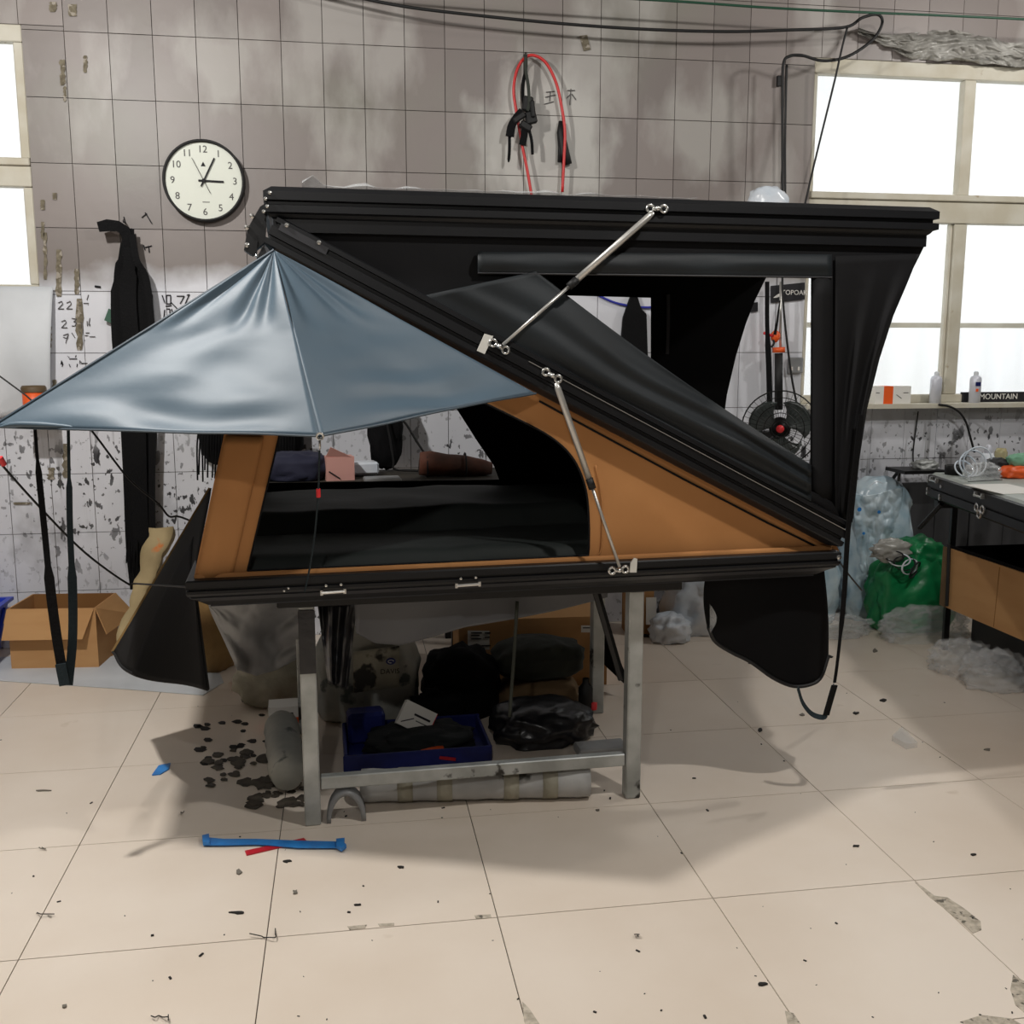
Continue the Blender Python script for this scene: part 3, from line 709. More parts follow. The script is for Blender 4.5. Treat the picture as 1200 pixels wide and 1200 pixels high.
def lflap(u, v):
    k = u*(len(lcu)-1); i = min(int(k), len(lcu)-2)
    a = lcu[i].lerp(lcu[i+1], k-i); c = lcb[i].lerp(lcb[i+1], k-i)
    return a.lerp(c, v)-TS*(0.05*math.sin(math.pi*v)*math.sin(math.pi*u)*0.4)+TN*0.02*math.sin(u*9)*v
b_ = patch(lflap, 30, 24); solid(b_, 0.006, TS); hf = build('hanging_flap', b_, M['mesh_brown'], tent, True)
b_ = B(); tube(b_, [lflap(i/30, 1.0) for i in range(31)], 0.005, 6); build('flap_piping', b_, M['rubber'], hf)
b_ = B(); tube(b_, [lflap(0.0, i/20) for i in range(21)], 0.006, 6); build('flap_piping', b_, M['brown_sack'], hf)
def lf2(u, v): return lflap(0.45+0.55*u, 0.12+0.88*v)-TN*0.008
b_ = patch(lf2, 14, 20); solid(b_, 0.004, -TN); build('flap_panel', b_, M['inner_black'], hf, True)

# gas struts
def strut(a, b, split, t_, tabs):
    p, q = tp(*a, t_), tp(*b, t_); d = (q-p).normalized(); m_ = p.lerp(q, split)
    r = empty('gas_strut', p); adopt(r, tent)
    b_ = B(); tube(b_, [p+d*0.012, p+d*0.03, m_], [0.006, 0.0095, 0.0095], 12); build('cylinder', b_, M['silver'], r, True)
    b_ = B(); tube(b_, [m_-d*0.004, m_+d*0.028], 0.0115, 12); build('collar', b_, M['rubber'], r, True)
    b_ = B(); tube(b_, [m_, q-d*0.008], 0.0048, 10); build('rod', b_, M['silver'], r, True)
    for e, dr in tabs:
        e = tp(*e, t_+0.012); dr = (TS*dr[0]+Vector((0, 0, dr[1]))).normalized()
        b_ = B()
        for k in (-1, 1): ring(b_, e+dr*(0.021*k), TN, 0.010, 0.0042, 16)
        box(b_, e, (0.026, 0.008, 0.012), TA, 0, -math.atan2(dr.z, dr.x)); build('bracket', b_, M['chrome'], r, True)
        b_ = B(); lathe(b_, [(0.007, -0.008), (0.008, 0.0), (0.006, 0.008), (0, 0.01)], e-TN*0.004, -TN, 12); build('ball_joint', b_, M['chrome'], r, True)
strut((769, 246), (587, 406), 0.52, -0.035, (((770, 244.5), (1, 0)), ((585, 406), (0.87, -0.48))))
strut((650, 444), (727, 667), 0.52, -0.035, (((647, 440), (0.87, -0.48)), ((725, 668), (1, 0.05))))
b_ = B(); prism(b_, P2([(568, 391), (578, 394), (568, 415), (559, 411)], -0.022), TN*0.004); build('white_tab', b_, M['white_tape'], tent)
b_ = B(); prism(b_, P2([(738, 671), (739, 660), (743, 654), (747, 655), (746, 671)], -0.008), TN*0.004); build('white_tab', b_, M['white_tape'], tent)

# ------------------------------------------------------------------ steel table under the tent
A2 = math.radians(1.6); T2 = Vector((math.cos(A2), math.sin(A2), 0)); T2N = Vector((-math.sin(A2), math.cos(A2), 0)); Q0 = Vector((-0.135, 3.115, 0))
def tq(a, b, z): return Q0+T2*a+T2N*b+Vector((0, 0, z))
table = thing('steel_table', 'worn galvanised steel frame table carrying the rooftop tent', 'table', tq(0.525, 0.42, 0))
for a in (0.0, 1.05):
    for b in (0.0, 0.80):
        b_ = B(); box(b_, tq(a+(0.10 if b and a else -0.03 if b else 0), b, 0.356), (0.05, 0.05, 0.712), A2); bevel(b_, 0.004); build('leg', b_, M['galv'], table)
for (b, z) in ((0.0, 0.135),):
    b_ = B(); box(b_, tq(0.525, b, z), (0.995, 0.032, 0.042), A2); bevel(b_, 0.003); build('cross_bar', b_, M['galv'], table)
b_ = B(); box(b_, tq(0.555, 0.425, 0.732), (1.28, 0.94, 0.036), A2); bevel(b_, 0.003); build('top_frame', b_, M['black_steel'], table)
b_ = B(); box(b_, tq(0.0, -0.028, 0.60), (0.05, 0.004, 0.2), A2); build('leg_wrap', b_, M['dark_film'], table)
b_ = B(); tube(b_, [tq(0.93, 0.05, 0.71), tq(1.02, 0.03, 0.40)], 0.014, 6); build('brace', b_, M['black_steel'], table)

# ------------------------------------------------------------------ under the table
def carton(name, label, c, size, rz, m_out='card', group=None, cat='box', open_top=False, flaps=None):
    """cardboard carton: c is the centre of its bottom"""
    t = thing(name, label, cat, c, group)
    x, y, z = size; R = Matrix.Translation(c) @ Matrix.Rotation(rz, 4, 'Z')
    def W(p): return R @ Vector(p)
    def slab(nm, a, b, m=m_out):
        b_ = B(); lo = [min(a[i], b[i]) for i in range(3)]; hi = [max(a[i], b[i]) for i in range(3)]
        hexa(b_, [W(p) for p in ((lo[0], lo[1], lo[2]), (hi[0], lo[1], lo[2]), (hi[0], hi[1], lo[2]), (lo[0], hi[1], lo[2]), (lo[0], lo[1], hi[2]), (hi[0], lo[1], hi[2]), (hi[0], hi[1], hi[2]), (lo[0], hi[1], hi[2]))])
        return build(nm, b_, M[m], t)
    w_ = 0.006
    slab('bottom', (-x/2, -y/2, 0), (x/2, y/2, w_))
    slab('side', (-x/2, -y/2, w_), (x/2, -y/2+w_, z)); slab('side', (-x/2, y/2-w_, w_), (x/2, y/2, z), 'card_in' if m_out == 'card' else m_out)
    slab('side', (-x/2, -y/2+w_, w_), (-x/2+w_, y/2-w_, z)); slab('side', (x/2-w_, -y/2+w_, w_), (x/2, y/2-w_, z))
    if not open_top:
        slab('lid_flap', (-x/2, -y/2, z), (x/2, -0.001, z+w_)); slab('lid_flap', (-x/2, 0.001, z), (x/2, y/2, z+w_))
    return t, W
def quadplate(name, pts, th, m, parent=None, direction=None):
    b_ = B(); v = [Vector(p) for p in pts]; n = (v[1]-v[0]).cross(v[2]-v[0]).normalized()
    prism(b_, v, (Vector(direction) if direction else n)*th); return build(name, b_, m, parent)

# big carton behind the table
ct, W = carton('cardboard_box', 'large brown carton with white shipping labels behind the table', (0.80, 4.50, 0), (0.66, 0.42, 0.31), -0.04)
def on_front(u0, v0, u1, v1, y=4.285):
    return [px(u0, v1, y), px(u1, v1, y), px(u1, v0, y), px(u0, v0, y)]
lab = quadplate('shipping_label', on_front(548, 739, 579, 761, 4.30), 0.002, M['paper'], ct, (0, -1, 0))
for (u0, v0, u1, v1) in ((552, 741, 565, 742.4), (552, 744, 562, 745.2), (568, 741, 575, 742.6), (552, 748, 564, 749.2), (568, 746, 574, 747.4), (552, 756, 575, 757.4)):
    quadplate('print', on_front(u0, v0, u1, v1, 4.297), 0.001, M['ink'], lab, (0, -1, 0))
lab = quadplate('shipping_label', on_front(681, 733, 698, 741, 4.25), 0.002, M['paper'], ct, (0, -1, 0))
quadplate('print', on_front(683, 735, 692, 736.4, 4.246), 0.001, M['ink_faint'], lab, (0, -1, 0))
quadplate('tape', on_front(620, 743, 637, 762, 4.275), 0.001, M['tan_cloth'], ct, (0, -1, 0))
quadplate('side_flap', [px(700, 715, 4.3), px(732, 790, 4.12), px(731, 801, 4.12), px(707, 778, 4.28), px(706, 727, 4.28)], 0.006, M['inner_black'], ct)
# charcoal sheet hanging from the tray over the shelf
def hang(u, v):
    tops = Vector((415, 700, 0)).lerp(Vector((712, 688, 0)), u)
    lo_ = [(417, 742), (440, 754), (470, 756), (505, 747), (545, 735), (600, 726), (650, 716), (690, 706), (712, 700)]
    k = u*(len(lo_)-1); i = min(int(k), len(lo_)-2); bt = Vector((*lo_[i], 0)).lerp(Vector((*lo_[i+1], 0)), k-i)
    q = tops.lerp(bt, v); return px(q.x, q.y, 3.16+0.12*u+0.03*math.sin(u*9)*v)
b_ = patch(hang, 40, 12); solid(b_, 0.004, (0, 1, 0)); tag(build('charcoal_cloth', b_, M['charcoal_sheet'], smooth=True), 'charcoal cloth sagging below the tent tray over the carton', 'cloth')
# dark bundles draped at the left leg
def drape(u, v):
    l = Vector((372, 708, 0)).lerp(Vector((384, 800, 0)), v); r = Vector((418, 708, 0)).lerp(Vector((408, 808, 0)), v)
    q = l.lerp(r, u); return px(q.x, q.y, 3.22+0.03*math.sin(u*14+v*2)+0.02*nz((u*3, v*4, 0), 1))
b_ = patch(drape, 20, 24); solid(b_, 0.006, (0, 1, 0)); tag(build('black_cloth', b_, M['dark_film'], smooth=True), 'creased black cloth hanging beside the left table leg', 'cloth')

def bag(name, label, cat, c, r, m, seed, amp=0.18, freq=3.2, sub=4, power=0.8, flat=True, rz=0, group=None, child=None):
    o = build(name, blob(c, r, seed, amp*(1.25 if m == 'film' else 1), freq*(1.5 if m == 'film' else 1), 5 if m == 'film' else sub, flat, power, rz), M[m], None, True); tag(o, label, cat, group); return o
SZ = 0.0
# woven bag with blue oval mark
wb_ = thing('woven_bag', 'crumpled white woven bag with blue oval mark under the table', 'bag', (0.06, 4.02, SZ))
c_ = px(418, 806, 3.62)
build('sack', blob((0.06, 4.05, 0.165), (0.20, 0.10, 0.225), 11, 0.14, 3, 4, True, 0.7), M['woven'], wb_, True)
pl = patch(lambda u, v: px(414+54*u, 764+48*v-7*u, 3.925-0.02*math.sin(math.pi*u)+0.012*nz((u*4, v*4, 0), 1)), 12, 10); solid(pl, 0.003, (0, 1, 0)); build('printed_panel', pl, M['dirty_white'], wb_, True)
ov = B(); cc = px(458, 775, 3.897); poly(ov, [cc+Vector((0.019*math.cos(a), 0, 0.014*math.sin(a))) for a in [i*math.pi/9 for i in range(18)]]); solid(ov, 0.002, (0, 1, 0)); build('oval_mark', ov, M['navy_plastic'], wb_)
ov = B(); tube(ov, [cc+Vector((0.011*math.cos(a), -0.002, 0.006*math.sin(a))) for a in [i*math.pi/7 for i in range(12)]], 0.0018, 5); build('mark_swirl', ov, M['paper'], wb_)
text('lettering', 'DAVIS', px(457, 787, 3.894), 0.028, M['ink'], wb_)
# blue tray
t = thing('plastic_tray', 'shallow navy blue plastic tray on the floor behind the cross bar', 'tray', (0.22, 3.66, SZ))
def tray_slab(c, s): b_ = B(); box(b_, c, s, A2); bevel(b_, 0.003); return b_
build('base', tray_slab((0.225, 3.66, SZ+0.006), (0.53, 0.32, 0.012)), M['navy_plastic'], t)
build('front_wall', tray_slab((0.225, 3.495, SZ+0.032), (0.53, 0.012, 0.062)), M['navy_plastic'], t)
build('back_wall', tray_slab((0.225, 3.825, SZ+0.032), (0.53, 0.012, 0.062)), M['navy_plastic'], t)
build('side_wall', tray_slab((-0.034, 3.66, SZ+0.032), (0.012, 0.318, 0.062)), M['navy_plastic'], t)
build('side_wall', tray_slab((0.484, 3.66, SZ+0.032), (0.012, 0.318, 0.062)), M['navy_plastic'], t)
b_ = B(); box(b_, (0.33, 3.487, SZ+0.03), (0.06, 0.002, 0.012), A2, 0, 0.2); build('red_mark', b_, M['red_tape'], t)
b_ = B(); box(b_, (0.045, 3.755, 0.073), (0.14, 0.09, 0.12), 0.1); bevel(b_, 0.012); tag(build('blue_case', b_, M['navy_plastic']), 'dull dark blue case standing in the blue tray', 'case')
# small tool cartons
def tool_carton(name, label, c, size, rot, group='white and orange tool cartons', lines=True):
    t = thing(name, label, 'box', c, group); R = Matrix.Translation(c) @ rot
    x, y, z = size
    def part(nm, lo, hi, m):
        b_ = B(); hexa(b_, [R @ Vector(p) for p in ((lo[0], lo[1], lo[2]), (hi[0], lo[1], lo[2]), (hi[0], hi[1], lo[2]), (lo[0], hi[1], lo[2]), (lo[0], lo[1], hi[2]), (hi[0], lo[1], hi[2]), (hi[0], hi[1], hi[2]), (lo[0], hi[1], hi[2]))]); return build(nm, b_, m, t)
    part('carton', (-x/2, -y/2, -z/2), (x/2, y/2, z/2), M['paper'])
    return t, R, part
rot = frame_rot((0.80, -0.1, -0.42), (0.42, 0.35, 0.85))
t, R, part = tool_carton('tool_carton', 'tilted white tool carton with red end above the blue tray', px(487, 842, 3.70), (0.125, 0.095, 0.08), rot)
part('red_end', (0.063, -0.0475, -0.04), (0.065, 0.0475, 0.04), M['red_plastic'])
rr2 = R.to_3x3().to_4x4()
part('print_bar', (-0.015, 0.006, 0.0402), (0.05, 0.014, 0.041), M['ink'])
part('print_bar', (0.0, -0.012, 0.0402), (0.045, -0.008, 0.041), M['ink_faint'])
b_ = B(); tube(b_, [R @ Vector((-0.05, -0.035, 0.041)), R @ Vector((-0.01, -0.005, 0.041))], 0.002, 5); build('tool_print', b_, M['ink'], t)
t, R, part = tool_carton('tool_carton', 'flat orange carton lying in the blue tray', (0.262, 3.555, 0.034), (0.11, 0.06, 0.04), Matrix.Rotation(0.1, 4, 'Z'))
part('orange_sleeve', (-0.045, -0.0315, -0.0215), (0.056, 0.0315, 0.0215), M['orange_plastic'])
t, R, part = tool_carton('tool_carton', 'white and orange carton on the floor left of the table leg', (-0.27, 3.97, 0.0525), (0.12, 0.10, 0.10), Matrix.Rotation(0.05, 4, 'Z'))
part('orange_band', (-0.0612, -0.0512, -0.051), (0.0612, 0.0512, 0.006), M['orange_plastic'])
part('tool_print', (0.005, -0.0515, 0.02), (0.035, -0.0505, 0.026), M['ink'])
# heaps on the shelf
bag('black_heap', 'heap of black fabric offcuts under the middle of the table', 'fabric', (0.44, 4.05, SZ+0.11), (0.15, 0.13, 0.155), 'inner_black', 21, 0.25)
bag('olive_bundle', 'olive green fabric bundle lying in front of the big carton', 'bundle', (0.765, 4.07, 0.205), (0.185, 0.12, 0.085), 'olive', 5, 0.16)
bag('tan_bundle', 'tan cloth bundle beneath the olive bundle', 'bundle', (0.765, 4.06, 0.055), (0.165, 0.12, 0.078), 'tan_cloth', 15, 0.14)
bag('black_film_heap', 'glossy black plastic film heap beside the right table leg', 'plastic film', (0.72, 3.72, 0.055), (0.18, 0.15, 0.078), 'dark_film', 8, 0.28)
b_ = B(); box(b_, (0.905, 3.52, 0.018), (0.19, 0.09, 0.034), 0.05); bevel(b_, 0.006); tag(build('grey_pouch', b_, M['plastic_grey']), 'small flat grey pouch behind the cross bar', 'pouch')
t = thing('spray_bottle', 'small black bottle with red cap near the right table leg', 'bottle', (0.93, 3.80, 0))
c_ = fl(686, 836); b_ = B(); lathe(b_, [(0.0, 0), (0.03, 0.0), (0.03, 0.11), (0.014, 0.13), (0.014, 0.15)], (c_.x, c_.y, 0), n=14); build('body', b_, M['rubber'], t, True)
b_ = B(); lathe(b_, [(0.016, 0.0), (0.016, 0.03), (0, 0.032)], (c_.x+0.03, c_.y-0.01, 0.02), n=12); build('cap', b_, M['red_plastic'], t, True)
bag('tray_cloth', 'dark green-black cloth heaped inside the blue tray', 'cloth', (0.245, 3.655, 0.045), (0.18, 0.11, 0.045), 'dark_cloth', 81, 0.35)
bag('black_scraps', 'black fabric scraps heaped behind the blue tray', 'fabric', (0.33, 3.90, 0.06), (0.10, 0.055, 0.085), 'inner_black', 82, 0.3)
# twine hanging in front of the carton
b_ = B(); tube(b_, catmull([px(606, 705, 3.2), px(603, 760, 3.2), px(600, 800, 3.2), px(597, 840, 3.2)], 4), 0.006, 6); tag(build('hanging_cord', b_, M['olive'], smooth=True), 'grey-green cord hanging from the tray in front of the carton', 'cord')
# paper roll on the floor under the bar
t = thing('paper_roll', 'long dirty white wrapped roll on the floor below the cross bar', 'roll', (0.38, 3.19, 0))
ra, rb2 = Vector((0.02, 3.245, 0.056)), Vector((0.775, 3.165, 0.056))
b_ = B(); tube(b_, [ra.lerp(rb2, i/20) for i in range(21)], [0.054+0.0015*math.sin(i*2.1) for i in range(21)], 20); build('roll', b_, M['paper_roll'], t, True)
for k in (0.16, 0.33, 0.62, 0.79):
    b_ = B(); p = ra.lerp(rb2, k); d = (rb2-ra).normalized(); tube(b_, [p, p+d*0.05], 0.0565, 20); build('tape_band', b_, M['dirty_white'], t, True)
# grey half ring (cut pipe) beside the left leg
t = B(); c_ = fl(406, 964); c_ = Vector((c_.x, c_.y+0.03, 0))
arcp = [c_+Vector((0.055*math.cos(a), 0, 0.001+0.095*math.sin(a))) for a in [i*math.pi/16 for i in range(17)]]
ribbon(t, arcp, 0.06, 0.014, (0, 1, 0)); tag(build('pipe_offcut', t, M['plastic_grey'], smooth=True), 'arched grey pipe offcut standing beside the left table leg', 'pipe')
# grey plastic sheet and sacks left of the table
def gsheet(u, v):
    tops = Vector((243, 705, 0)).lerp(Vector((352, 700, 0)), u)
    lo_ = [(246, 716), (262, 750), (278, 785), (300, 792), (325, 785), (352, 770)]
    k = u*(len(lo_)-1); i = min(int(k), len(lo_)-2); bt = Vector((*lo_[i], 0)).lerp(Vector((*lo_[i+1], 0)), k-i)
    q = tops.lerp(bt, v); return px(q.x, q.y, 3.75+0.5*v*0.4+0.05*crease((u*3, v*2.2, 0), 1.0, 4)+0.04*math.sin(u*8+v*3))
b_ = patch(gsheet, 40, 30); solid(b_, 0.002, (0, 1, 0)); tag(build('plastic_sheet', b_, M['plastic_grey'], smooth=True), 'crumpled grey plastic sheet hanging left of the table leg', 'plastic sheet')
bag('brown_sack', 'slumped brown paper sack behind the left black flap', 'sack', (-0.70, 4.84, 0.19), (0.17, 0.15, 0.26), 'brown_sack', 31, 0.15)
bag('dirty_sack', 'stained white sack on the floor behind the left table leg', 'sack', (-0.28, 4.32, 0.09), (0.20, 0.14, 0.12), 'dirty_white', 37, 0.22)
t = B(); pts_ = [Vector((-0.275, 3.84, 0.068)).lerp(Vector((-0.222, 3.33, 0.068)), i/12) for i in range(13)]
tube(t, pts_, [0.05]+[0.064+0.003*math.sin(i*2.3) for i in range(11)]+[0.05], 16)
for v in t.verts: v.co += Vector((1, 0, 1))*0.004*nz(v.co, 18, 2)
tag(build('mottled_roll', t, M['woven'], smooth=True), 'grey mottled roll lying beside the left table leg', 'roll')

# ------------------------------------------------------------------ left of the tent
CB = Vector((-1.36, 5.06, 0))
ct, W = carton('cardboard_box', 'open brown carton with folded flaps by the left wall', CB, (0.40, 0.30, 0.29), -0.10, open_top=True)
quadplate('flap', [W((-0.20, -0.152, 0.29)), W((0.195, -0.152, 0.29)), W((0.15, -0.20, 0.155)), W((-0.215, -0.20, 0.155))], 0.005, M['card'], ct)
quadplate('flap', [W((0.202, -0.15, 0.29)), W((0.202, 0.148, 0.29)), W((0.30, 0.12, 0.19)), W((0.24, -0.13, 0.16))], 0.005, M['card'], ct)
quadplate('flap', [W((-0.202, 0.148, 0.29)), W((-0.202, -0.15, 0.29)), W((-0.225, -0.14, 0.22)), W((-0.225, 0.14, 0.22))], 0.005, M['card'], ct)
t = thing('plastic_bin', 'bright blue plastic bin beside the open carton', 'bin', (-1.85, 5.0, 0))
def rim(z, gx, gy): return [Vector((-1.905+sx*(0.20+gx), 5.02+sy*(0.15+gy), z)) for sx, sy in ((-1, -1), (1, -1), (1, 1), (-1, 1))]
b_ = B(); ri = [rim(0, 0, 0), rim(0.26, 0.05, 0.045), rim(0.265, 0.07, 0.065), rim(0.28, 0.07, 0.065), rim(0.28, 0.045, 0.04), rim(0.012, -0.008, -0.008)]
vs = [[b_.verts.new(p) for p in r] for r in ri]
for a, c in zip(vs, vs[1:]):
    for k in range(4): b_.faces.new((a[k], a[(k+1) % 4], c[(k+1) % 4], c[k]))
b_.faces.new(vs[0]); b_.faces.new(vs[-1]); bo = build('tub', b_, M['blue_plastic'], t)
for k in range(4):
    b_ = B(); tube(b_, [Vector((-1.70+0.0*k, 4.90+0.07*k, 0.01)), Vector((-1.652, 4.885+0.085*k, 0.25))], 0.006, 5); build('rib', b_, M['blue_plastic'], bo)
# white sheet on the floor
wsl = [(-30, 772), (-30, 796), (60, 802), (150, 808), (238, 815), (262, 800), (258, 790), (150, 770), (60, 768)]
b_ = B(); prism(b_, [fl(u, v, 0.002) for u, v in wsl], (0, 0, 0.003)); tag(build('white_film', b_, M['white_sheet']), 'white plastic sheet lying flat on the floor under the carton', 'plastic sheet')
# leaning tan roll
t = B(); p0, p1 = px(191, 619, 5.12), px(146, 752, 4.75); n_ = 24
pts_ = [p0.lerp(p1, i/n_)+Vector((0.008*math.sin(i*0.8), 0, 0)) for i in range(n_+1)]
ribbon(t, pts_, [0.115-0.05*min(1, i/14)+0.006*math.sin(i*1.7) for i in range(n_+1)], 0.045, (1, 0.2, 0.3))
bmesh.ops.subdivide_edges(t, edges=list(t.edges), cuts=2, use_grid_fill=True)
for v in t.verts: v.co += Vector((1, 1, 1))*0.012*nz(v.co, 12, 2)
tag(build('fabric_roll', t, M['tan_roll'], smooth=True), 'stained beige fabric roll leaning behind the left black flap', 'roll')
# black webbing bundle hanging from a nail
t = thing('webbing_bundle', 'long bundle of black webbing hanging on the wall beside the clock', 'webbing', px(160, 690, 5.2))
yb = 5.24
def strand(l, w_, y, m='webbing', nm='strap'):
    b_ = B(); ribbon(b_, catmull([px(u, v, y-0.01*(i % 2)) for i, (u, v) in enumerate(l)], 5), w_, 0.008, (1, 0, 0.0)); build(nm, b_, M[m], t)
strand([(150, 268), (145, 300), (141, 330), (142, 400), (150, 470), (155, 560), (158, 640), (163, 690)], [0.03]*3+[0.045]*4+[0.06]*4+[0.085]*25, 5.27)
strand([(151, 268), (156, 300), (166, 335), (168, 400), (168, 470), (167, 540), (170, 620), (172, 690)], [0.03]*3+[0.045]*4+[0.06]*4+[0.095]*25, 5.25)
strand([(152, 268), (152, 300), (150, 340), (152, 380), (160, 450), (162, 520), (164, 600), (168, 660)], [0.04]*4+[0.055]*4+[0.075]*28, 5.225)
strand([(155, 275), (160, 305), (172, 330), (179, 400), (181, 470), (178, 560), (179, 650)], 0.03, 5.21)
b_ = B(); ribbon(b_, [px(115, 266, 5.2), px(126, 264, 5.2), px(138, 265, 5.2), px(146, 270, 5.205), px(150, 280, 5.21), px(151, 300, 5.22)], [0.045, 0.055, 0.05, 0.05, 0.055, 0.06], 0.006, [Vector((-0.3, 0, -1)), Vector((0, 0, -1)), Vector((-0.2, 0, -1)), Vector((-0.7, 0, -0.8)), Vector((-1, 0, -0.3)), Vector((-1, 0, 0))]); build('folded_end', b_, M['webbing'], t)
b_ = B(); tube(b_, [px(145, 258, 5.31), px(145, 260, 5.20)], 0.005, 6); build('nail', b_, M['black_steel'], t)
b_ = B(); box(b_, px(131, 371, 5.27), (0.05, 0.015, 0.06), 0, 0, 0.4); build('green_label', b_, mat('green_lab', rgb(60, 96, 80), 0.7), t)
for i in range(9):
    u = 149+3*i; b_ = B(); tube(b_, [px(u, 630+5*i % 17, 5.2), px(u-1+(i % 3), 690-abs(i-5)*6, 5.2)], 0.003, 4); build('fray', b_, M['webbing'], t)
# orange bucket behind the awning
t = thing('orange_canister', 'orange canister with dark lid above the left awning tip', 'canister', px(42, 480, 5.1))
c_ = px(42.5, 497, 5.12); b_ = B(); lathe(b_, [(0, 0), (0.052, 0), (0.052, 0.165), (0.0, 0.165)], c_, n=18); build('body', b_, M['orange_plastic'], t, True)
b_ = B(); lathe(b_, [(0.056, 0.15), (0.057, 0.17), (0.05, 0.18), (0, 0.18)], c_, n=18); build('lid', b_, mat('lid_brown', rgb(92, 74, 50), 0.6), t, True)
b_ = B(); box(b_, (c_.x, 5.19, c_.z-0.008), (0.13, 0.20, 0.014)); tag(build('wall_shelf', b_, M['frame_cream']), 'narrow cream shelf under the orange canister', 'shelf')
# white cloth under the left window
def wc(u, v):
    p = Vector((-2.1+0.70*u+0.04*(1-v)*u, 5.27, 1.775-0.62*v)); return p+Vector((0, -0.03*math.sin(math.pi*v)-0.015*math.sin(u*16)*v-0.04*v*u, -0.02*math.sin(u*5)*v))
b_ = patch(wc, 40, 20); solid(b_, 0.003, (0, -1, 0)); tag(build('white_curtain', b_, M['white_sheet'], smooth=True), 'white cloth hanging below the left window', 'cloth')

# ------------------------------------------------------------------ things on the back wall
t = thing('wall_clock', 'round white wall clock with black rim on the tiled wall', 'clock', px(239, 212, 5.27))
cc = px(239, 212, 5.262); CR = 0.190; cc.y = 5.262
b_ = B(); lathe(b_, [(CR-0.012, -0.004), (CR-0.012, 0.014), (CR-0.006, 0.02), (CR, 0.014), (CR+0.001, -0.03), (CR-0.01, -0.032)], cc, (0, -1, 0), 56); build('rim', b_, M['rubber'], t, True)
b_ = B(); lathe(b_, [(0, -0.03), (CR-0.008, -0.03), (CR-0.008, 0.0), (0, 0.0)], cc, (0, -1, 0), 56); face = build('dial', b_, M['clock_face'], t)
yc = cc.y-0.0015
for h in range(1, 13):
    a = math.pi/2-h*math.pi/6; text('numeral', str(h), Vector((cc.x+math.cos(a)*CR*0.76, yc, cc.z+math.sin(a)*CR*0.76)), 0.046, M['ink_faint'], face)
def hand(nm, ang, l, back, w_, y, m='ink'):
    d = Vector((math.sin(ang), 0, math.cos(ang))); c0 = Vector((cc.x, y, cc.z)); b_ = B(); ribbon(b_, [c0-d*back, c0+d*l], w_, 0.002, (-d.z, 0, d.x)); build(nm, b_, M[m], t)
hand('hour_hand', math.radians(92), 0.092, 0.025, 0.009, yc-0.004); hand('minute_hand', math.radians(27), 0.118, 0.03, 0.007, yc-0.007); hand('second_hand', math.radians(-26), 0.115, 0.065, 0.0025, yc-0.010, 'ink_faint')
b_ = B(); lathe(b_, [(0.009, 0), (0.009, 0.013), (0, 0.014)], Vector((cc.x, yc, cc.z)), (0, -1, 0), 14); build('pin', b_, M['ink'], t)
b_ = B(); prism(b_, [Vector((cc.x+dx, yc, cc.z+0.075+dz)) for dx, dz in ((-0.011, -0.008), (0.011, -0.008), (0, 0.013))], (0, -0.001, 0)); build('logo', b_, M['ink'], face)
b_ = B(); box(b_, (cc.x+0.006, yc, cc.z-0.098), (0.034, 0.001, 0.003)); build('maker_line', b_, M['ink_faint'], face)

YW = 5.25
t = thing('red_hose', 'thin red hose looped over a nail with hanging black tool', 'hose', px(630, 200, YW))
b_ = B(); tube(b_, catmull([px(u, v, YW-0.01) for u, v in ((624, 235), (618, 200), (611, 165), (605, 130), (602, 105), (606, 82), (615, 68), (626, 65), (640, 74), (652, 98), (659, 130), (662, 155), (661, 185), (659, 225))], 6), 0.0075, 8); build('hose', b_, M['red_cable'], t, True)
b_ = B(); tube(b_, [px(616, 62, 5.31), px(616, 66, 5.2)], 0.005, 6); build('nail', b_, M['black_steel'], t)
t = thing('black_tool', 'tangled black ratchet straps hanging from a nail on the red hose', 'tool', px(612, 165, YW))
def blk(nm, l, w_, y=YW-0.03, m='webbing'):
    b_ = B(); ribbon(b_, catmull([px(u, v, y) for u, v in l], 4), w_, 0.01, (1, 0, 0)); build(nm, b_, M[m], t)
blk('loop', [(616, 64), (616, 82), (613, 98), (613, 118), (617, 130)], 0.016); blk('loop', [(616, 64), (616, 82), (619, 100), (620, 120), (618, 130)], 0.014, YW-0.045, 'olive')
def part_boxes(nm, l):
    for (u, v, w_, h_, rot, y) in l:
        b_ = B(); box(b_, px(u, v, y), (w_, 0.035, h_), 0, 0, rot); bevel(b_, 0.006); build(nm, b_, M['rubber'], t)
part_boxes('ratchet_plate', [(618, 122, 0.05, 0.07, 0.15, YW-0.03), (622, 138, 0.055, 0.06, -0.25, YW-0.035), (616, 148, 0.06, 0.035, 0.5, YW-0.03)])
part_boxes('ratchet_lever', [(608, 138, 0.07, 0.03, -0.6, YW-0.045), (624, 128, 0.022, 0.08, -0.1, YW-0.05)])
blk('strap', [(612, 130), (605, 138), (600, 148), (598, 160)], 0.036, YW-0.05)
blk('strap', [(606, 135), (599, 146), (596, 160)], 0.03); blk('strap', [(597, 158), (597, 175), (596, 190)], [0.014]*8+[0.006])
blk('strap', [(616, 145), (614, 160), (612, 170)], 0.034); blk('strap', [(620, 152), (623, 165), (624, 181)], 0.013)
t = thing('black_nozzle', 'black tapered nozzle behind the right run of red hose', 'nozzle', px(660, 180, YW))
b_ = B(); tube(b_, [px(657, 142, YW+0.02), px(657, 155, YW+0.02), px(661, 180, YW+0.02), px(665, 193, YW+0.02)], [0.010, 0.02, 0.028, 0.024], 10); build('nozzle_body', b_, M['rubber'], t, True)
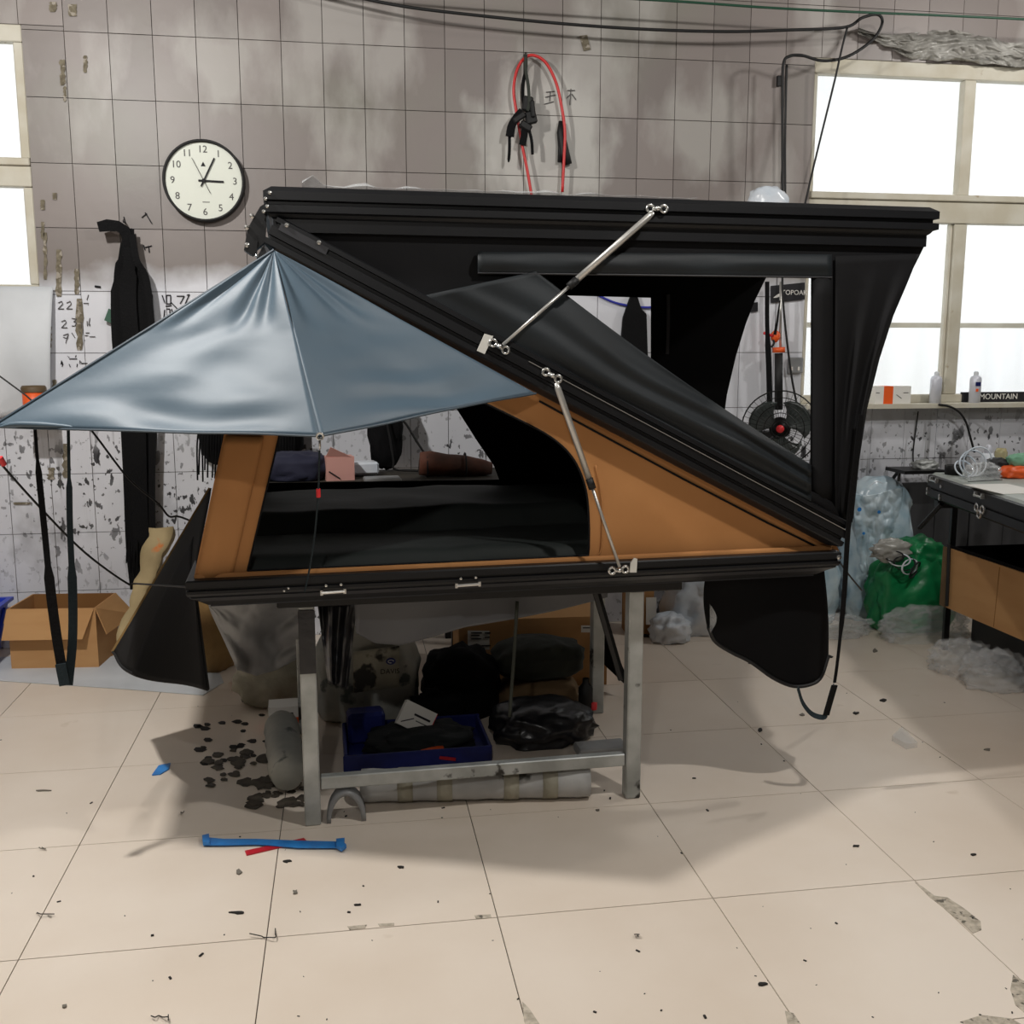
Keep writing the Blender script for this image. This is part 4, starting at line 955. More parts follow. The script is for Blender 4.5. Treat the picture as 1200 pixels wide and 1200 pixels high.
b_ = B(); tube(b_, [px(657, 158, YW+0.02), px(656, 190, YW+0.015)], 0.012, 8); build('grip', b_, M['rubber'], t, True)

# cables
def cable(name, label, pts, r, m, cat='cable', n=6):
    b_ = B(); tube(b_, catmull(pts, n), r, 8); return tag(build(name, b_, M[m], smooth=True), label, cat)
YC = 5.12
cable('power_cable', 'thick black cable sagging along the top and looping beside the right window', [px(u, v, YC) for u, v in ((40, -190), (180, -90), (320, -30), (400, -8), (470, 7), (550, 17), (650, 27), (750, 34), (850, 37), (930, 35), (990, 32), (1010, 21), (1028, 17), (1034, 26), (1025, 44), (1005, 60), (985, 69), (962, 71), (940, 65), (925, 66), (918, 75), (917, 110), (917, 170), (917, 240), (917, 300))], 0.0075, 'rubber')
cable('thin_cable', 'thin black wire running down across the window edge', [px(u, v, YC-0.03) for u, v in ((993, 32), (987, 55), (978, 95), (962, 160), (950, 210), (941, 250), (930, 300))], 0.0055, 'rubber')
cable('green_wire', 'taut dark green wire strung near the ceiling at right', [px(u, v, 5.0) for u, v in ((200, -45), (450, -22), (700, -4), (800, 2), (900, 9), (1000, 14), (1100, 18), (1230, 24), (1480, 36))], 0.006, 'green_line')
cable('twin_cable', 'black cable running straight down beside the looped cable', [px(u, v, YC+0.06) for u, v in ((922, 76), (921, 110), (920, 170), (920, 250), (917, 340), (926, 430), (935, 480))], 0.006, 'rubber')
cable('blue_wire', 'blue wire sagging behind the small rear window', [px(u, v, 5.285) for u, v in ((670, 328), (705, 348), (730, 357), (765, 360), (800, 350))], 0.006, 'blue_line')
b_ = B(); box(b_, px(913, 95, 5.285), (0.022, 0.02, 0.05)); tag(build('cable_clip', b_, M['rubber']), 'small black clip on the wall holding the vertical cable', 'clip')
# plastic sheeting bunched above the window
def bunch(u, v):
    q = Vector((1005, 33, 0)).lerp(Vector((1260, 50, 0)), u); h = 6+26*min(1, u*4)
    q.y += h*v+5*math.sin(u*11)*(1-v)
    return px(q.x, q.y+2.5*nz((u*14, v*3, 0), 1.0, 2), 5.25-0.03*math.sin(math.pi*v)+0.05*crease((u*6, v*3.2+u*5, 0), 1.0, 9)+0.02*crease((u*20, v*5-u*8, 1), 1.0, 3))
b_ = patch(bunch, 150, 36); solid(b_, 0.002, (0, 1, 0)); tag(build('plastic_bunch', b_, M['film_dull'], smooth=True), 'bunched clear plastic sheeting tucked above the right window', 'plastic sheet')
bag('white_bag', 'small white plastic bag showing above the roof panel', 'bag', px(900, 240, 5.1), (0.10, 0.05, 0.085), 'film_white', 17, 0.15, flat=False)
# handwriting, tape residue and patches that belong to the wall
def stroke(l, r=0.003, m='ink', y=5.2935):
    b_ = B(); ribbon(b_, [px(u, v, y) for u, v in l], 0.006 if r is None else r*2, 0.0015, (0.7, 0, 0.7)); return b_
def writing(lines, m='ink', r=0.0025):
    b_ = B()
    for l in lines:
        for a, c in zip(l, l[1:]):
            tube(b_, [px(*a, 5.2935), px(*c, 5.2935)], r, 4)
    o = build('handwriting', b_, M[m], wall); return o
def glyph(x, y, w, h, seed):
    rr = random.Random(seed); out = []
    for _ in range(5):
        k = rr.random(); a = (x+rr.random()*w, y+rr.random()*h)
        out.append([a, (a[0]+(rr.random()-0.2)*w*0.8, a[1])] if k < 0.5 else [a, (a[0]+(rr.random()-0.5)*w*0.3, a[1]+h*0.7*rr.random())])
    return out
def two(x, y, w=7, h=9): return [(x, y+2), (x+w*0.6, y), (x+w*0.8, y+h*0.35), (x, y+h), (x+w, y+h)]
def three(x, y, w=6, h=9): return [(x, y), (x+w, y+1), (x+w*0.4, y+h*0.45), (x+w, y+h*0.6), (x+w*0.6, y+h), (x, y+h)]
writing([two(68, 353), two(78, 353)]+glyph(92, 345, 13, 16, 1), 'ink_faint', 0.002)
writing([two(72, 375), three(84, 373)]+glyph(94, 372, 12, 14, 2), 'ink_faint', 0.002)
writing([[(74, 393), (80, 391), (79, 397), (74, 395)], [(79, 394), (77, 402)], [(84, 390), (88, 396)]]+glyph(92, 388, 13, 14, 3), 'ink_faint', 0.002)
writing(glyph(78, 415, 14, 6, 4)+glyph(72, 421, 12, 7, 5)+glyph(84, 421, 14, 7, 6), 'ink', 0.002)
writing([[(190, 346), (193, 355)], [(195, 346), (200, 346), (200, 356), (195, 356), (195, 346)], [(200, 354), (210, 364)], [(207, 347), (216, 347), (211, 356)], [(219, 346), (222, 345), (217, 356)], [(209, 362), (213, 366), (209, 367)]], 'ink', 0.0025)
writing([[(193, 363), (192, 372)], [(195, 362), (199, 362), (199, 371), (195, 371)], [(201, 362), (203, 371)], [(194, 359), (201, 358)]], 'ink', 0.0025)
writing([[(166, 255), (172, 250)], [(170, 249), (178, 262)], [(145, 254), (147, 262)], [(168, 287), (170, 293)], [(174, 288), (175, 296)], [(170, 290), (178, 288)]], 'ink', 0.0025)
writing([[(640, 108), (650, 107)], [(639, 114), (651, 111)], [(645, 107), (644, 119)], [(638, 122), (649, 119)], [(665, 106), (674, 106)], [(669, 104), (668, 123)], [(664, 115), (669, 110)], [(670, 110), (675, 117)]], 'ink_faint', 0.0022)
writing([[(111, 335), (118, 336)], [(111, 336), (118, 337)]], 'ink', 0.003)
rs = random.Random(3)
for (u, v, w_, h_) in ((53, 300, 5, 55), (55, 360, 8, 40), (58, 395, 6, 25), (69, 320, 8, 55), (90, 330, 7, 30), (93, 380, 9, 60), (73, 85, 7, 30), (76, 110, 4, 18), (62, 8, 10, 12), (85, 12, 12, 14), (100, 75, 5, 20), (50, 240, 6, 12), (64, 230, 6, 8), (50, 270, 5, 20), (64, 455, 6, 20), (77, 540, 8, 40), (25, 590, 26, 3), (60, 555, 10, 14)):
    n_ = 9; l = [(u+(i % 2-0.5)*2*rs.random()+w_/2*(1 if i < n_ else -1)*(0.6+0.4*rs.random()), v-h_/2+h_*(i if i < n_ else 2*n_-1-i)/(n_-1)) for i in range(2*n_)]
    b_ = B(); prism(b_, [px(a, c, 5.2945) for a, c in l], (0, -0.001, 0)); build('tape_residue', b_, M['residue'], wall)
b_ = B(); prism(b_, [px(u, v, 5.294) for u, v in ((679, 42), (688, 41), (692, 58), (684, 60))], (0, -0.002, 0)); build('paper_scrap', b_, M['residue'], wall)

# ------------------------------------------------------------------ rear bench seen through the tent
t = thing('rear_bench', 'narrow bench along the back wall seen through the tent doorway', 'bench', (0.3, 4.9, 0))
b_ = B(); box(b_, (0.33, 4.93, 0.865), (1.55, 0.5, 0.03)); build('top', b_, M['shelf_board'], t)
for x in (0.5, 1.05):
    for y in (4.80, 5.14):
        b_ = B(); box(b_, (x, y, 0.425), (0.04, 0.04, 0.85)); build('leg', b_, M['black_steel'], t)
BZ = 0.88
bag('navy_cloth', 'navy cloth heap on the bench behind the orange door post', 'cloth', (-0.24, 4.86, BZ+0.055), (0.15, 0.12, 0.075), 'navy_cloth', 3, 0.2)
t = thing('pink_carton', 'small open pink carton on the rear bench', 'box', (-0.05, 4.82, BZ))
c_ = Vector((px(397, 545, 4.82).x, 4.82, BZ+0.055)); b_ = B(); box(b_, c_, (0.13, 0.10, 0.11), 0.15); build('carton', b_, M['pink_box'], t)
quadplate('flap', [c_+Vector((-0.06, -0.05, 0.055)), c_+Vector((0.06, -0.04, 0.055)), c_+Vector((-0.035, -0.075, 0.105))], 0.003, M['pink_box'], t)
b_ = B(); tube(b_, [c_+Vector((-0.045, -0.062, -0.01)), c_+Vector((0.005, -0.055, -0.045))], 0.003, 4); build('print', b_, M['ink'], t)
bag('black_garment', 'black bundle of webbing hanging in the middle of the rear doorway', 'webbing', px(452, 500, 5.10), (0.08, 0.06, 0.19), 'webbing', 13, 0.22, flat=False)
for k, (u0, lab) in enumerate(((243, 'frayed black webbing bundle left of the orange door post'), (328, 'black webbing bundle right of the orange door post'))):
    t = thing('webbing_fringe', lab, 'webbing', px(u0, 560, 5.1), 'black webbing bundles on the back wall')
    build('mass', blob(px(u0+8, 492, 5.235), (0.08, 0.055, 0.22), 40+k, 0.15, 3, 3, False, 0.8), M['webbing'], t, True)
    for i in range(10):
        rr = random.Random(i*3+k); u = u0-14+3.2*i
        b_ = B(); tube(b_, catmull([px(u+6-0.5*i, 490, 5.08), px(u+2, 520, 5.06), px(u+rr.random()*3, 540+rr.random()*30, 5.06)], 3), 0.004, 4); build('strand', b_, M['webbing'], t)
t = thing('brown_roll', 'brown fabric roll lying on the rear bench inside the doorway view', 'roll', (0.5, 4.85, BZ))
pa, pb = px(492, 543, 4.85), px(576, 549, 4.85)
b_ = B(); tube(b_, [pa.lerp(pb, i/8) for i in range(9)], [0.055, 0.06, 0.058, 0.055, 0.052, 0.05, 0.046, 0.042, 0.03], 14)
for v in b_.verts: v.co += Vector((1, 1, 1))*0.006*nz(v.co, 14, 1)
build('roll', b_, M['roll_brown'], t, True)
for u in (500, 545):
    b_ = B(); ring(b_, px(u, 545, 4.85), (1, 0, 0.0), 0.058, 0.004); build('tie', b_, M['ink'], t)
b_ = B(); box(b_, px(448, 563, 4.75), (0.17, 0.12, 0.03), 0.06); bevel(b_, 0.006); tag(build('grey_book', b_, M['plastic_grey']), 'flat grey pad on the front of the rear bench', 'pad')
b_ = B(); box(b_, px(425, 548, 4.95), (0.14, 0.10, 0.06), 0.2); bevel(b_, 0.01); tag(build('white_packet', b_, M['film_white']), 'pale crumpled packet beside the pink carton', 'packet')
cable('bench_wire', 'black wire running from the wall to the brown roll', [px(u, v, 5.0) for u, v in ((455, 470), (470, 490), (478, 500), (490, 520), (498, 532))], 0.006, 'rubber')
cable('doorway_cable', 'black cord hanging beside the webbing in the doorway', [px(u, v, 5.0) for u, v in ((450, 480), (456, 510), (461, 540), (463, 550), (490, 552))], 0.005, 'rubber')
# pouch behind the small rear window
b_ = B(); prism(b_, [px(u, v, 5.262) for u, v in ((741, 343), (746, 343), (752, 362), (758, 368), (760, 430), (726, 430), (731, 372))], (0, 0.03, 0)); bevel(b_, 0.004); tag(build('black_pouch', b_, M['webbing']), 'black pouch hanging behind the small rear window', 'pouch')

# caulking gun, strap, stickers behind the tent's open end
t = thing('caulking_gun', 'caulking gun with orange collar hanging behind the open tent end', 'caulking gun', px(913, 455, 5.2))
b_ = B(); tube(b_, [px(912.5, 414, 5.2), px(912.5, 480, 5.2)], 0.022, 14); build('barrel', b_, M['rubber'], t, True)
b_ = B(); tube(b_, [px(912.5, 407, 5.2), px(912.5, 413, 5.2)], 0.034, 14); build('collar', b_, M['orange_plastic'], t, True)
build('trigger_housing', blob(px(908.5, 394, 5.2), (0.024, 0.02, 0.03), 2, 0.2, 3, 3, False), M['orange_plastic'], t, True)
b_ = B(); tube(b_, [px(895, 390, 5.19), px(900, 392, 5.19), px(907, 394, 5.19)], 0.008, 8); build('thumb_plate', b_, M['red_plastic'], t, True)
b_ = B(); tube(b_, [px(915, 330, 5.2), px(914.5, 408, 5.2)], 0.007, 8); build('plunger_rod', b_, M['silver'], t, True)
b_ = B(); tube(b_, catmull([px(906, 398, 5.19), px(907, 402, 5.19), px(904, 407, 5.19)], 3), 0.006, 6); build('trigger', b_, M['rubber'], t, True)
b_ = B(); ribbon(b_, catmull([px(899, 330, 5.18), px(899, 380, 5.18), px(901, 430, 5.18), px(902, 475, 5.18)], 4), [0.022]*6+[0.03]*7, 0.006, (1, 0, 0)); tag(build('black_strap', b_, M['webbing']), 'broad black strap hanging left of the caulking gun', 'strap')
b_ = B(); tube(b_, [px(914, 352, 5.18), px(911, 375, 5.18), px(908, 392, 5.18)], [0.003, 0.006, 0.008], 6); tag(build('hook_strap', b_, M['webbing']), 'thin black loop holding the caulking gun', 'strap')
st = quadplate('sticker', [px(903, 355, 5.29), px(943, 351, 5.29), px(943, 331, 5.29), px(903, 335, 5.29)], 0.002, M['ink'], None, (0, -1, 0)); tag(st, 'black sticker with white lettering on the wall behind the tent', 'sticker')
text('lettering', 'TOPOAK', px(931, 343, 5.286), 0.036, M['paper'], st)
b_ = B(); prism(b_, [px(u, v, 5.285) for u, v in ((906, 349), (911, 345), (916, 343), (915, 347), (910, 349))], (0, -0.001, 0)); build('logo', b_, M['paper'], st)
st = quadplate('sticker', [px(878, 366, 5.29), px(888, 365, 5.29), px(888, 354, 5.29), px(878, 355, 5.29)], 0.002, M['ink'], None, (0, -1, 0)); tag(st, 'small black sticker half hidden by the rear tent wall', 'sticker')
t = thing('wall_socket', 'small grey wall socket behind the tent opening', 'socket', px(932, 428, 5.29))
b_ = B(); box(b_, px(932, 428, 5.285), (0.085, 0.016, 0.085)); bevel(b_, 0.004); build('plate', b_, M['plastic_grey'], t)
for du in (-4, 4):
    b_ = B(); box(b_, px(932+du, 432, 5.274), (0.01, 0.004, 0.02)); build('slot', b_, M['paper'], t)

# desk fan standing behind the tent
t = thing('wall_fan', 'dark wall fan with wire guard behind the right tent window', 'fan', (2.17, 5.28, 1.0))
fc = px(914, 502, 4.92); FR = 0.19; ax = (CAM-fc); ax.z = 0.25; ax.normalize(); ax = (ax+Vector((-0.15, -0.4, 0))).normalized()
e1 = ax.cross(Vector((0, 0, 1))).normalized(); e2 = e1.cross(ax)
b_ = B()
for R_, dz in ((FR, 0.0), (FR*0.82, 0.03), (FR*0.62, 0.045), (FR*0.42, 0.055), (FR*0.22, 0.06)): ring(b_, fc+ax*dz, ax, R_, 0.0022, 36, 5)
for i in range(40):
    a = i*math.pi/20; d = e1*math.cos(a)+e2*math.sin(a); tube(b_, [fc+d*FR, fc+d*FR*0.82+ax*0.03, fc+d*FR*0.5+ax*0.052, fc+d*FR*0.18+ax*0.06], 0.0012, 4)
ring(b_, fc-ax*0.01, ax, FR, 0.004, 36, 6); build('guard', b_, M['black_steel'], t)
for i in range(3):
    a0 = i*2*math.pi/3+0.5
    def bl(u, v, a0=a0): a = a0+(v-0.5)*1.9*(0.45+0.55*u); r_ = 0.035+u*(FR*0.86-0.035)*(1-0.25*(2*v-1)**2*u); return fc+e1*(r_*math.cos(a))+e2*(r_*math.sin(a))+ax*(0.02*(v-0.5))
    b_ = patch(bl, 8, 8); solid(b_, 0.003, ax); build('blade', b_, M['fan_blade'], t, True)
b_ = B(); lathe(b_, [(0.034, -0.02), (0.034, 0.025), (0, 0.03)], fc, ax, 16); build('hub', b_, M['black_steel'], t, True)
b_ = B(); lathe(b_, [(0.02, 0.058), (0.02, 0.066), (0, 0.07)], fc, ax, 14); build('badge', b_, M['red_plastic'], t, True)
b_ = B(); lathe(b_, [(0.03, -0.16), (0.055, -0.13), (0.055, -0.03), (0.02, -0.02)], fc, ax, 16); build('motor', b_, M['black_steel'], t, True)
pc = fc-ax*0.12
b_ = B(); tube(b_, catmull([pc, pc+Vector((0.02, 0.10, -0.06)), Vector((pc.x+0.03, 5.285, pc.z-0.12))], 4), 0.016, 10); build('arm', b_, M['black_steel'], t, True)
b_ = B(); box(b_, (pc.x+0.03, 5.285, pc.z-0.12), (0.09, 0.025, 0.16)); bevel(b_, 0.006); build('wall_plate', b_, M['black_steel'], t)

# ------------------------------------------------------------------ on the window sill
ZS = WR[2]
def can(u, label, y=5.245, h=0.168, r=0.031, stripes=False):
    c = px(u, 480, y); c.z = ZS
    t = thing('spray_can', label, 'spray can', c, 'white spray cans on the sill')
    b_ = B(); lathe(b_, [(0, 0), (r, 0), (r, h*0.78), (r*0.82, h*0.86), (r*0.4, h*0.9), (0, h*0.9)], c, n=20); build('body', b_, M['can_white'], t, True)
    b_ = B(); lathe(b_, [(r*0.42, h*0.88), (r*0.42, h*1.0), (r*0.2, h*1.03), (0, h*1.03)], c, n=12); build('nozzle', b_, M['white_sheet'], t, True)
    if stripes:
        b_ = B(); box(b_, c+Vector((-0.004, -r-0.0005, h*0.62)), (0.03, 0.003, 0.022)); build('blue_label', b_, M['navy_plastic'], t)
        b_ = B(); box(b_, c+Vector((-0.008, -r-0.0005, h*0.42)), (0.014, 0.003, 0.016)); build('red_label', b_, M['orange_plastic'], t)
can(1095, 'plain white spray can on the sill beside the white and orange carton'); can(1141, 'white spray can with blue and red label on the sill', stripes=True)
c_ = px(1041, 481, 5.24); c_.z = ZS
t = thing('sealant_carton', 'white carton with orange band on the window sill', 'box', c_)
for nm, a, c, m in (('white_half', -0.105, -0.055, 'paper'), ('orange_band', -0.055, 0.0, 'orange_plastic'), ('white_half', 0.0, 0.105, 'paper')):
    b_ = B(); box(b_, c_+Vector(((a+c)/2, 0, 0.048)), (c-a, 0.08, 0.096)); build(nm, b_, M[m], t)
for (x0, z0, x1, z1) in ((0.02, 0.05, 0.05, 0.03), (0.06, 0.06, 0.09, 0.06), (-0.10, 0.06, -0.08, 0.06)):
    b_ = B(); tube(b_, [c_+Vector((x0, -0.041, z0)), c_+Vector((x1, -0.041, z1))], 0.0015, 4); build('print', b_, M['ink'], t)
a, c = px(1128, 478, 5.285), px(1260, 478, 5.285)
t = thing('black_carton', 'long flat black carton with white lettering on the sill', 'box', (a.x, 5.29, ZS))
b_ = B(); box(b_, ((a.x+c.x)/2, 5.30, ZS+0.028), (c.x-a.x, 0.03, 0.056)); build('carton', b_, M['ink'], t)
text('lettering', 'MOUNTAIN', Vector((px(1170, 474, 5.28).x, 5.2835, ZS+0.030)), 0.044, M['paper'], t)
cable('sill_wire', 'black wire drooping from the sill to the bench', [px(u, v, 5.17) for u, v in ((1100, 474), (1112, 476), (1124, 483), (1132, 495), (1137, 512), (1142, 530))], 0.006, 'rubber')
cable('wall_wire', 'thin black wire hanging down the wall under the sill', [px(u, v, 5.25) for u, v in ((1076, 482), (1073, 505), (1070, 530), (1071, 545), (1075, 550))], 0.004, 'rubber')

# ------------------------------------------------------------------ right: bench with folded tent shell, crate, bags
BR = math.radians(-11); bx_, by_ = Vector((math.cos(BR), math.sin(BR), 0)), Vector((-math.sin(BR), math.cos(BR), 0))
O2 = px(1088, 553, 4.62); O2.z = 0
def rf(a, b, z): return O2+bx_*a+by_*b+Vector((0, 0, z))
t = thing('tent_shell', 'folded black tent shell with grey top on the right-hand bench', 'tent shell', rf(0.6, -0.9, 0.755))
b_ = B(); loft(b_, rf, 0.0, 1.25, -1.9, 0.0, [(0.752, 0.03), (0.77, 0.0), (0.805, 0.0), (0.808, 0.01), (0.815, 0.01), (0.818, 0.0), (0.868, 0.0), (0.873, 0.01)]); build('side_rail', b_, M['shell'], t)
b_ = B(); loft(b_, rf, 0.012, 1.238, -1.888, -0.012, [(0.872, 0.0), (0.884, 0.012)]); build('top_sheet', b_, M['bench_top'], t)
b_ = B(); tube(b_, [rf(0.03, -0.4, 0.887), rf(0.22, -0.32, 0.887)], 0.0015, 4); build('pencil_line', b_, M['ink'], t)
for (b0, kind) in ((-0.10, 'latch'), (-0.62, 'latch')):
    p = rf(-0.004, b0, 0.853); b_ = B(); tube(b_, [p-by_*0.04-bx_*0.01, p+by_*0.04-bx_*0.01], 0.005, 6); h = build('catch_bar', b_, M['chrome'], t)
    for s_ in (-1, 1):
        b_ = B(); box(b_, p+by_*(0.035*s_)-bx_*0.004+Vector((0, 0, 0.004)), (0.014, 0.012, 0.022), BR); build('bar_mount', b_, M['chrome'], h)
for (b0, z) in ((-0.66, 0.80), (-0.60, 0.80), (-0.63, 0.775)):
    b_ = B(); ring(b_, rf(-0.006, b0, z), bx_, 0.016, 0.005, 14); build('bracket_ring', b_, M['chrome'], t)
for (b0, z) in ((-0.01, 0.84), (-0.01, 0.80), (-0.01, 0.78), (-0.18, 0.835), (-0.17, 0.79), (-0.17, 0.775)):
    b_ = B(); lathe(b_, [(0.008, 0), (0.008, 0.006), (0, 0.009)], rf(-0.001, b0, z), -bx_, 10); build('bolt', b_, M['chrome'], t)
quad = [px(1168, 571, 0), ] if False else None
p = rf(0.10, -0.62, 0.8855)
b_ = B(); box(b_, p, (0.21, 0.30, 0.002), BR+0.15); tag(build('paper_note', b_, M['paper']), 'white paper sheet lying on the grey bench top', 'paper')
t = thing('bench_stand', 'dark steel stand carrying the folded tent shell at right', 'stand', rf(0.6, -0.9, 0))
for (a, b0) in ((0.11, -0.07), (-0.0, -1.6), (1.05, -0.07), (1.05, -1.6)):
    b_ = B(); box(b_, rf(a, b0, 0.365), (0.026, 0.026, 0.73), BR); build('leg', b_, M['black_steel'], t)
for b0 in (-0.07, -1.6):
    b_ = B(); box(b_, rf(0.55, b0, 0.735), (1.06, 0.05, 0.034), BR); build('cross_rail', b_, M['black_steel'], t)
b_ = B(); tube(b_, [rf(0.02, -0.14, 0.745), rf(-0.02, 0.02, 0.60)], 0.012, 6); build('brace', b_, M['black_steel'], t)
# long crate under the bench
t = thing('long_crate', 'long tan cardboard crate with black inside below the bench', 'crate', (3.3, 4.0, 0.2))
def cr(x, y, z): return Vector((2.81+x, 4.42+y, z))
def slab2(nm, x0, x1, y0, y1, z0, z1, m):
    b_ = B(); hexa(b_, [cr(x0, y0, z0), cr(x1, y0, z0), cr(x1, y1, z0), cr(x0, y1, z0), cr(x0, y0, z1), cr(x1, y0, z1), cr(x1, y1, z1), cr(x0, y1, z1)]); return build(nm, b_, M[m], t)
slab2('face', 0.0, 0.008, -1.9, 0.0, 0.262, 0.548, 'card'); slab2('end', 0.008, 0.75, -0.008, 0.0, 0.262, 0.548, 'inner_black')
slab2('back', 0.742, 0.75, -1.9, -0.008, 0.262, 0.60, 'inner_black'); slab2('bottom', 0.008, 0.742, -1.9, -0.008, 0.262, 0.270, 'inner_black')
slab2('lining', 0.009, 0.014, -1.89, -0.01, 0.272, 0.562, 'inner_black')
slab2('corner_strip', -0.004, 0.0, -0.05, 0.0, 0.262, 0.550, 'tan_cloth')
b_ = B(); tube(b_, catmull([cr(-0.012, -0.06, 0.57), cr(-0.012, -0.07, 0.42), cr(-0.012, -0.075, 0.275)], 4), 0.008, 6); build('tie_cord', b_, M['rubber'], t)
for y0 in (-0.42, -0.68):
    b_ = B(); tube(b_, [cr(-0.001, y0, 0.268), cr(-0.001, y0-0.01, 0.54)], 0.0015, 4); build('fold_line', b_, M['card_in'], t)
for i, l in enumerate(([(1193, 660), (1200, 655)], [(1190, 672), (1200, 671)], [(1194, 680), (1200, 684)])):
    pass
t2 = thing('low_plinth', 'low black plinth under the long cardboard crate', 'plinth', (3.3, 3.7, 0))
b_ = B(); hexa(b_, [cr(0.17, -1.9, 0.03), cr(0.74, -1.9, 0.03), cr(0.74, -0.01, 0.03), cr(0.17, -0.01, 0.03), cr(0.17, -1.9, 0.258), cr(0.74, -1.9, 0.258), cr(0.74, -0.01, 0.258), cr(0.17, -0.01, 0.258)]); build('block', b_, M['black_steel'], t2)
for (x, y) in ((0.22, -0.1), (0.6, -0.1), (0.22, -1.8), (0.6, -1.8)):
    b_ = B(); lathe(b_, [(0, 0), (0.03, 0), (0.03, 0.03), (0, 0.03)], cr(x, y, 0), n=12); build('foot', b_, M['rubber'], t2)
# dark boards added to stand in for the shaded, stained wall below the bench
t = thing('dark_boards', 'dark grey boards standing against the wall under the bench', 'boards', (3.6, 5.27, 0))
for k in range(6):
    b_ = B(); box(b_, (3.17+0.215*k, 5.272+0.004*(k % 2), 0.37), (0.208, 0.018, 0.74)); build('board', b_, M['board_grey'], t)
# clutter on the bench
ZB = 0.885
def bp(u, y, z=ZB): q = px(u, 545, y); return Vector((q.x, q.y, z))
c_ = bp(1157, 4.50); t = thing('glue_bottle', 'white squeeze bottle with pale cap on the bench', 'bottle', c_)
b_ = B(); lathe(b_, [(0, 0), (0.035, 0), (0.036, 0.07), (0.022, 0.10), (0, 0.10)], c_, n=16); build('body', b_, M['film_white'], t, True)
b_ = B(); lathe(b_, [(0.02, 0.10), (0.018, 0.125), (0.008, 0.14), (0, 0.142)], c_, n=12); build('cap', b_, M['can_white'], t, True)
c_ = bp(1172, 4.52); b_ = B(); lathe(b_, [(0.0, 0), (0.028, 0), (0.03, 0.10), (0.022, 0.12), (0.020, 0.12), (0.02, 0.10), (0, 0.10)], c_, n=16); tag(build('glass_jar', b_, mat('amber', rgb(196, 186, 140), 0.15, alpha=0.7), smooth=True), 'small amber jar beside the squeeze bottle', 'jar')
c_ = bp(1118, 4.50); b_ = B(); lathe(b_, [(0, 0), (0.04, 0), (0.042, 0.045), (0.036, 0.045), (0.034, 0.01), (0, 0.01)], c_, n=18); tag(build('black_cup', b_, M['rubber'], smooth=True), 'small black cup at the left end of the bench top', 'cup')
t = thing('white_cable_coil', 'loose coil of white cable on the bench', 'cable', bp(1135, 4.45))
for k in range(4):
    c_ = bp(1130+5*k, 4.40, ZB+0.03); b_ = B(); ring(b_, c_, (0.3*math.sin(k*2), -1, 0.8-0.3*k), 0.045+0.008*k, 0.004, 24, 6)
    lo_z = min(v.co.z for v in b_.verts)
    for v in b_.verts: v.co.z += ZB+0.001-lo_z
    build('loop', b_, M['film_white'], t, True)
bag('clear_packet', 'clear plastic packet on the bench in front of the bottle', 'packet', bp(1152, 4.30, ZB+0.03), (0.07, 0.05, 0.042), 'film', 61, 0.3)
bag('black_rag', 'black rag on the bench beside the red cloth', 'rag', bp(1168, 4.40, ZB+0.035), (0.06, 0.05, 0.05), 'rubber', 62, 0.2)
bag('red_cloth', 'orange-red cloth heap at the right edge of the bench', 'cloth', bp(1195, 4.35, ZB+0.025), (0.10, 0.06, 0.036), 'orange_plastic', 63, 0.25)
bag('green_cloth', 'pale green cloth on top of the red cloth', 'cloth', bp(1200, 4.36, ZB+0.075), (0.08, 0.05, 0.035), 'green_cloth', 64, 0.2)
t = thing('metal_bracket', 'black metal bracket shelf behind the left end of the bench', 'bracket', px(1070, 552, 5.1))
b_ = B(); p = px(1073, 551, 5.08); box(b_, p, (0.24, 0.20, 0.018), 0.0); build('plate', b_, M['black_steel'], t)
b_ = B(); tube(b_, [px(1053, 552, 5.1), px(1044, 564, 5.24)], 0.010, 6); build('strut', b_, M['black_steel'], t)
b_ = B(); tube(b_, [px(1054, 552, 5.05), px(1053, 564, 5.05)], 0.008, 6); build('post', b_, M['black_steel'], t)
bag('metal_clutter', 'small grey metal fittings heaped on the bracket shelf', 'fittings', px(1084, 546, 5.08), (0.055, 0.05, 0.03), 'galv', 66, 0.4)
# bags on the floor
t = thing('white_sack', 'tall pale blue-white plastic sack standing by the window wall', 'sack', (2.86, 5.17, 0))
def tall(c, r, seed):
    b_ = B(); bmesh.ops.create_icosphere(b_, subdivisions=5, radius=1.0)
    for v in b_.verts:
        d = Vector([math.copysign(abs(x)**0.62, x) for x in v.co.normalized()])
        k = 1+0.12*crease(d, 2.2, seed)+0.05*crease(d, 6, seed+3)
        p = Vector((d.x*r[0]*k, d.y*r[1]*k, d.z*r[2]*(1+0.03*nz(d, 3, seed))))
        if p.z < -r[2]*0.9: p.z = -r[2]*0.9
        v.co = Vector(c)+p
    return b_
build('body', tall((2.87, 5.165, 0.37), (0.18, 0.10, 0.42), 4), M['film_blue'], t, True)
pl = patch(lambda u, v: px(1000+58*u+(8-20*u)*v**1.3, 578+100*v-3*u+3*math.sin(u*5), 5.05-0.035*math.sin(math.pi*u)+0.03*crease((u*2.2+v*0.8, v*2.4-u*0.6, 0), 1.1, 5)*(0.3+v)+0.014*crease((u*6, v*7, 0), 1.0, 8)), 50, 70); solid(pl, 0.003, (0, 1, 0)); build('printed_face', pl, M['film_blue'], t, True)
pl = patch(lambda u, v: px(1012+34*u, 580-16*math.sin(math.pi*u)*(1-v), 5.10+0.05*v), 14, 6); solid(pl, 0.003, (0, 1, 0)); build('handle_flap', pl, M['film_white'], t, True)
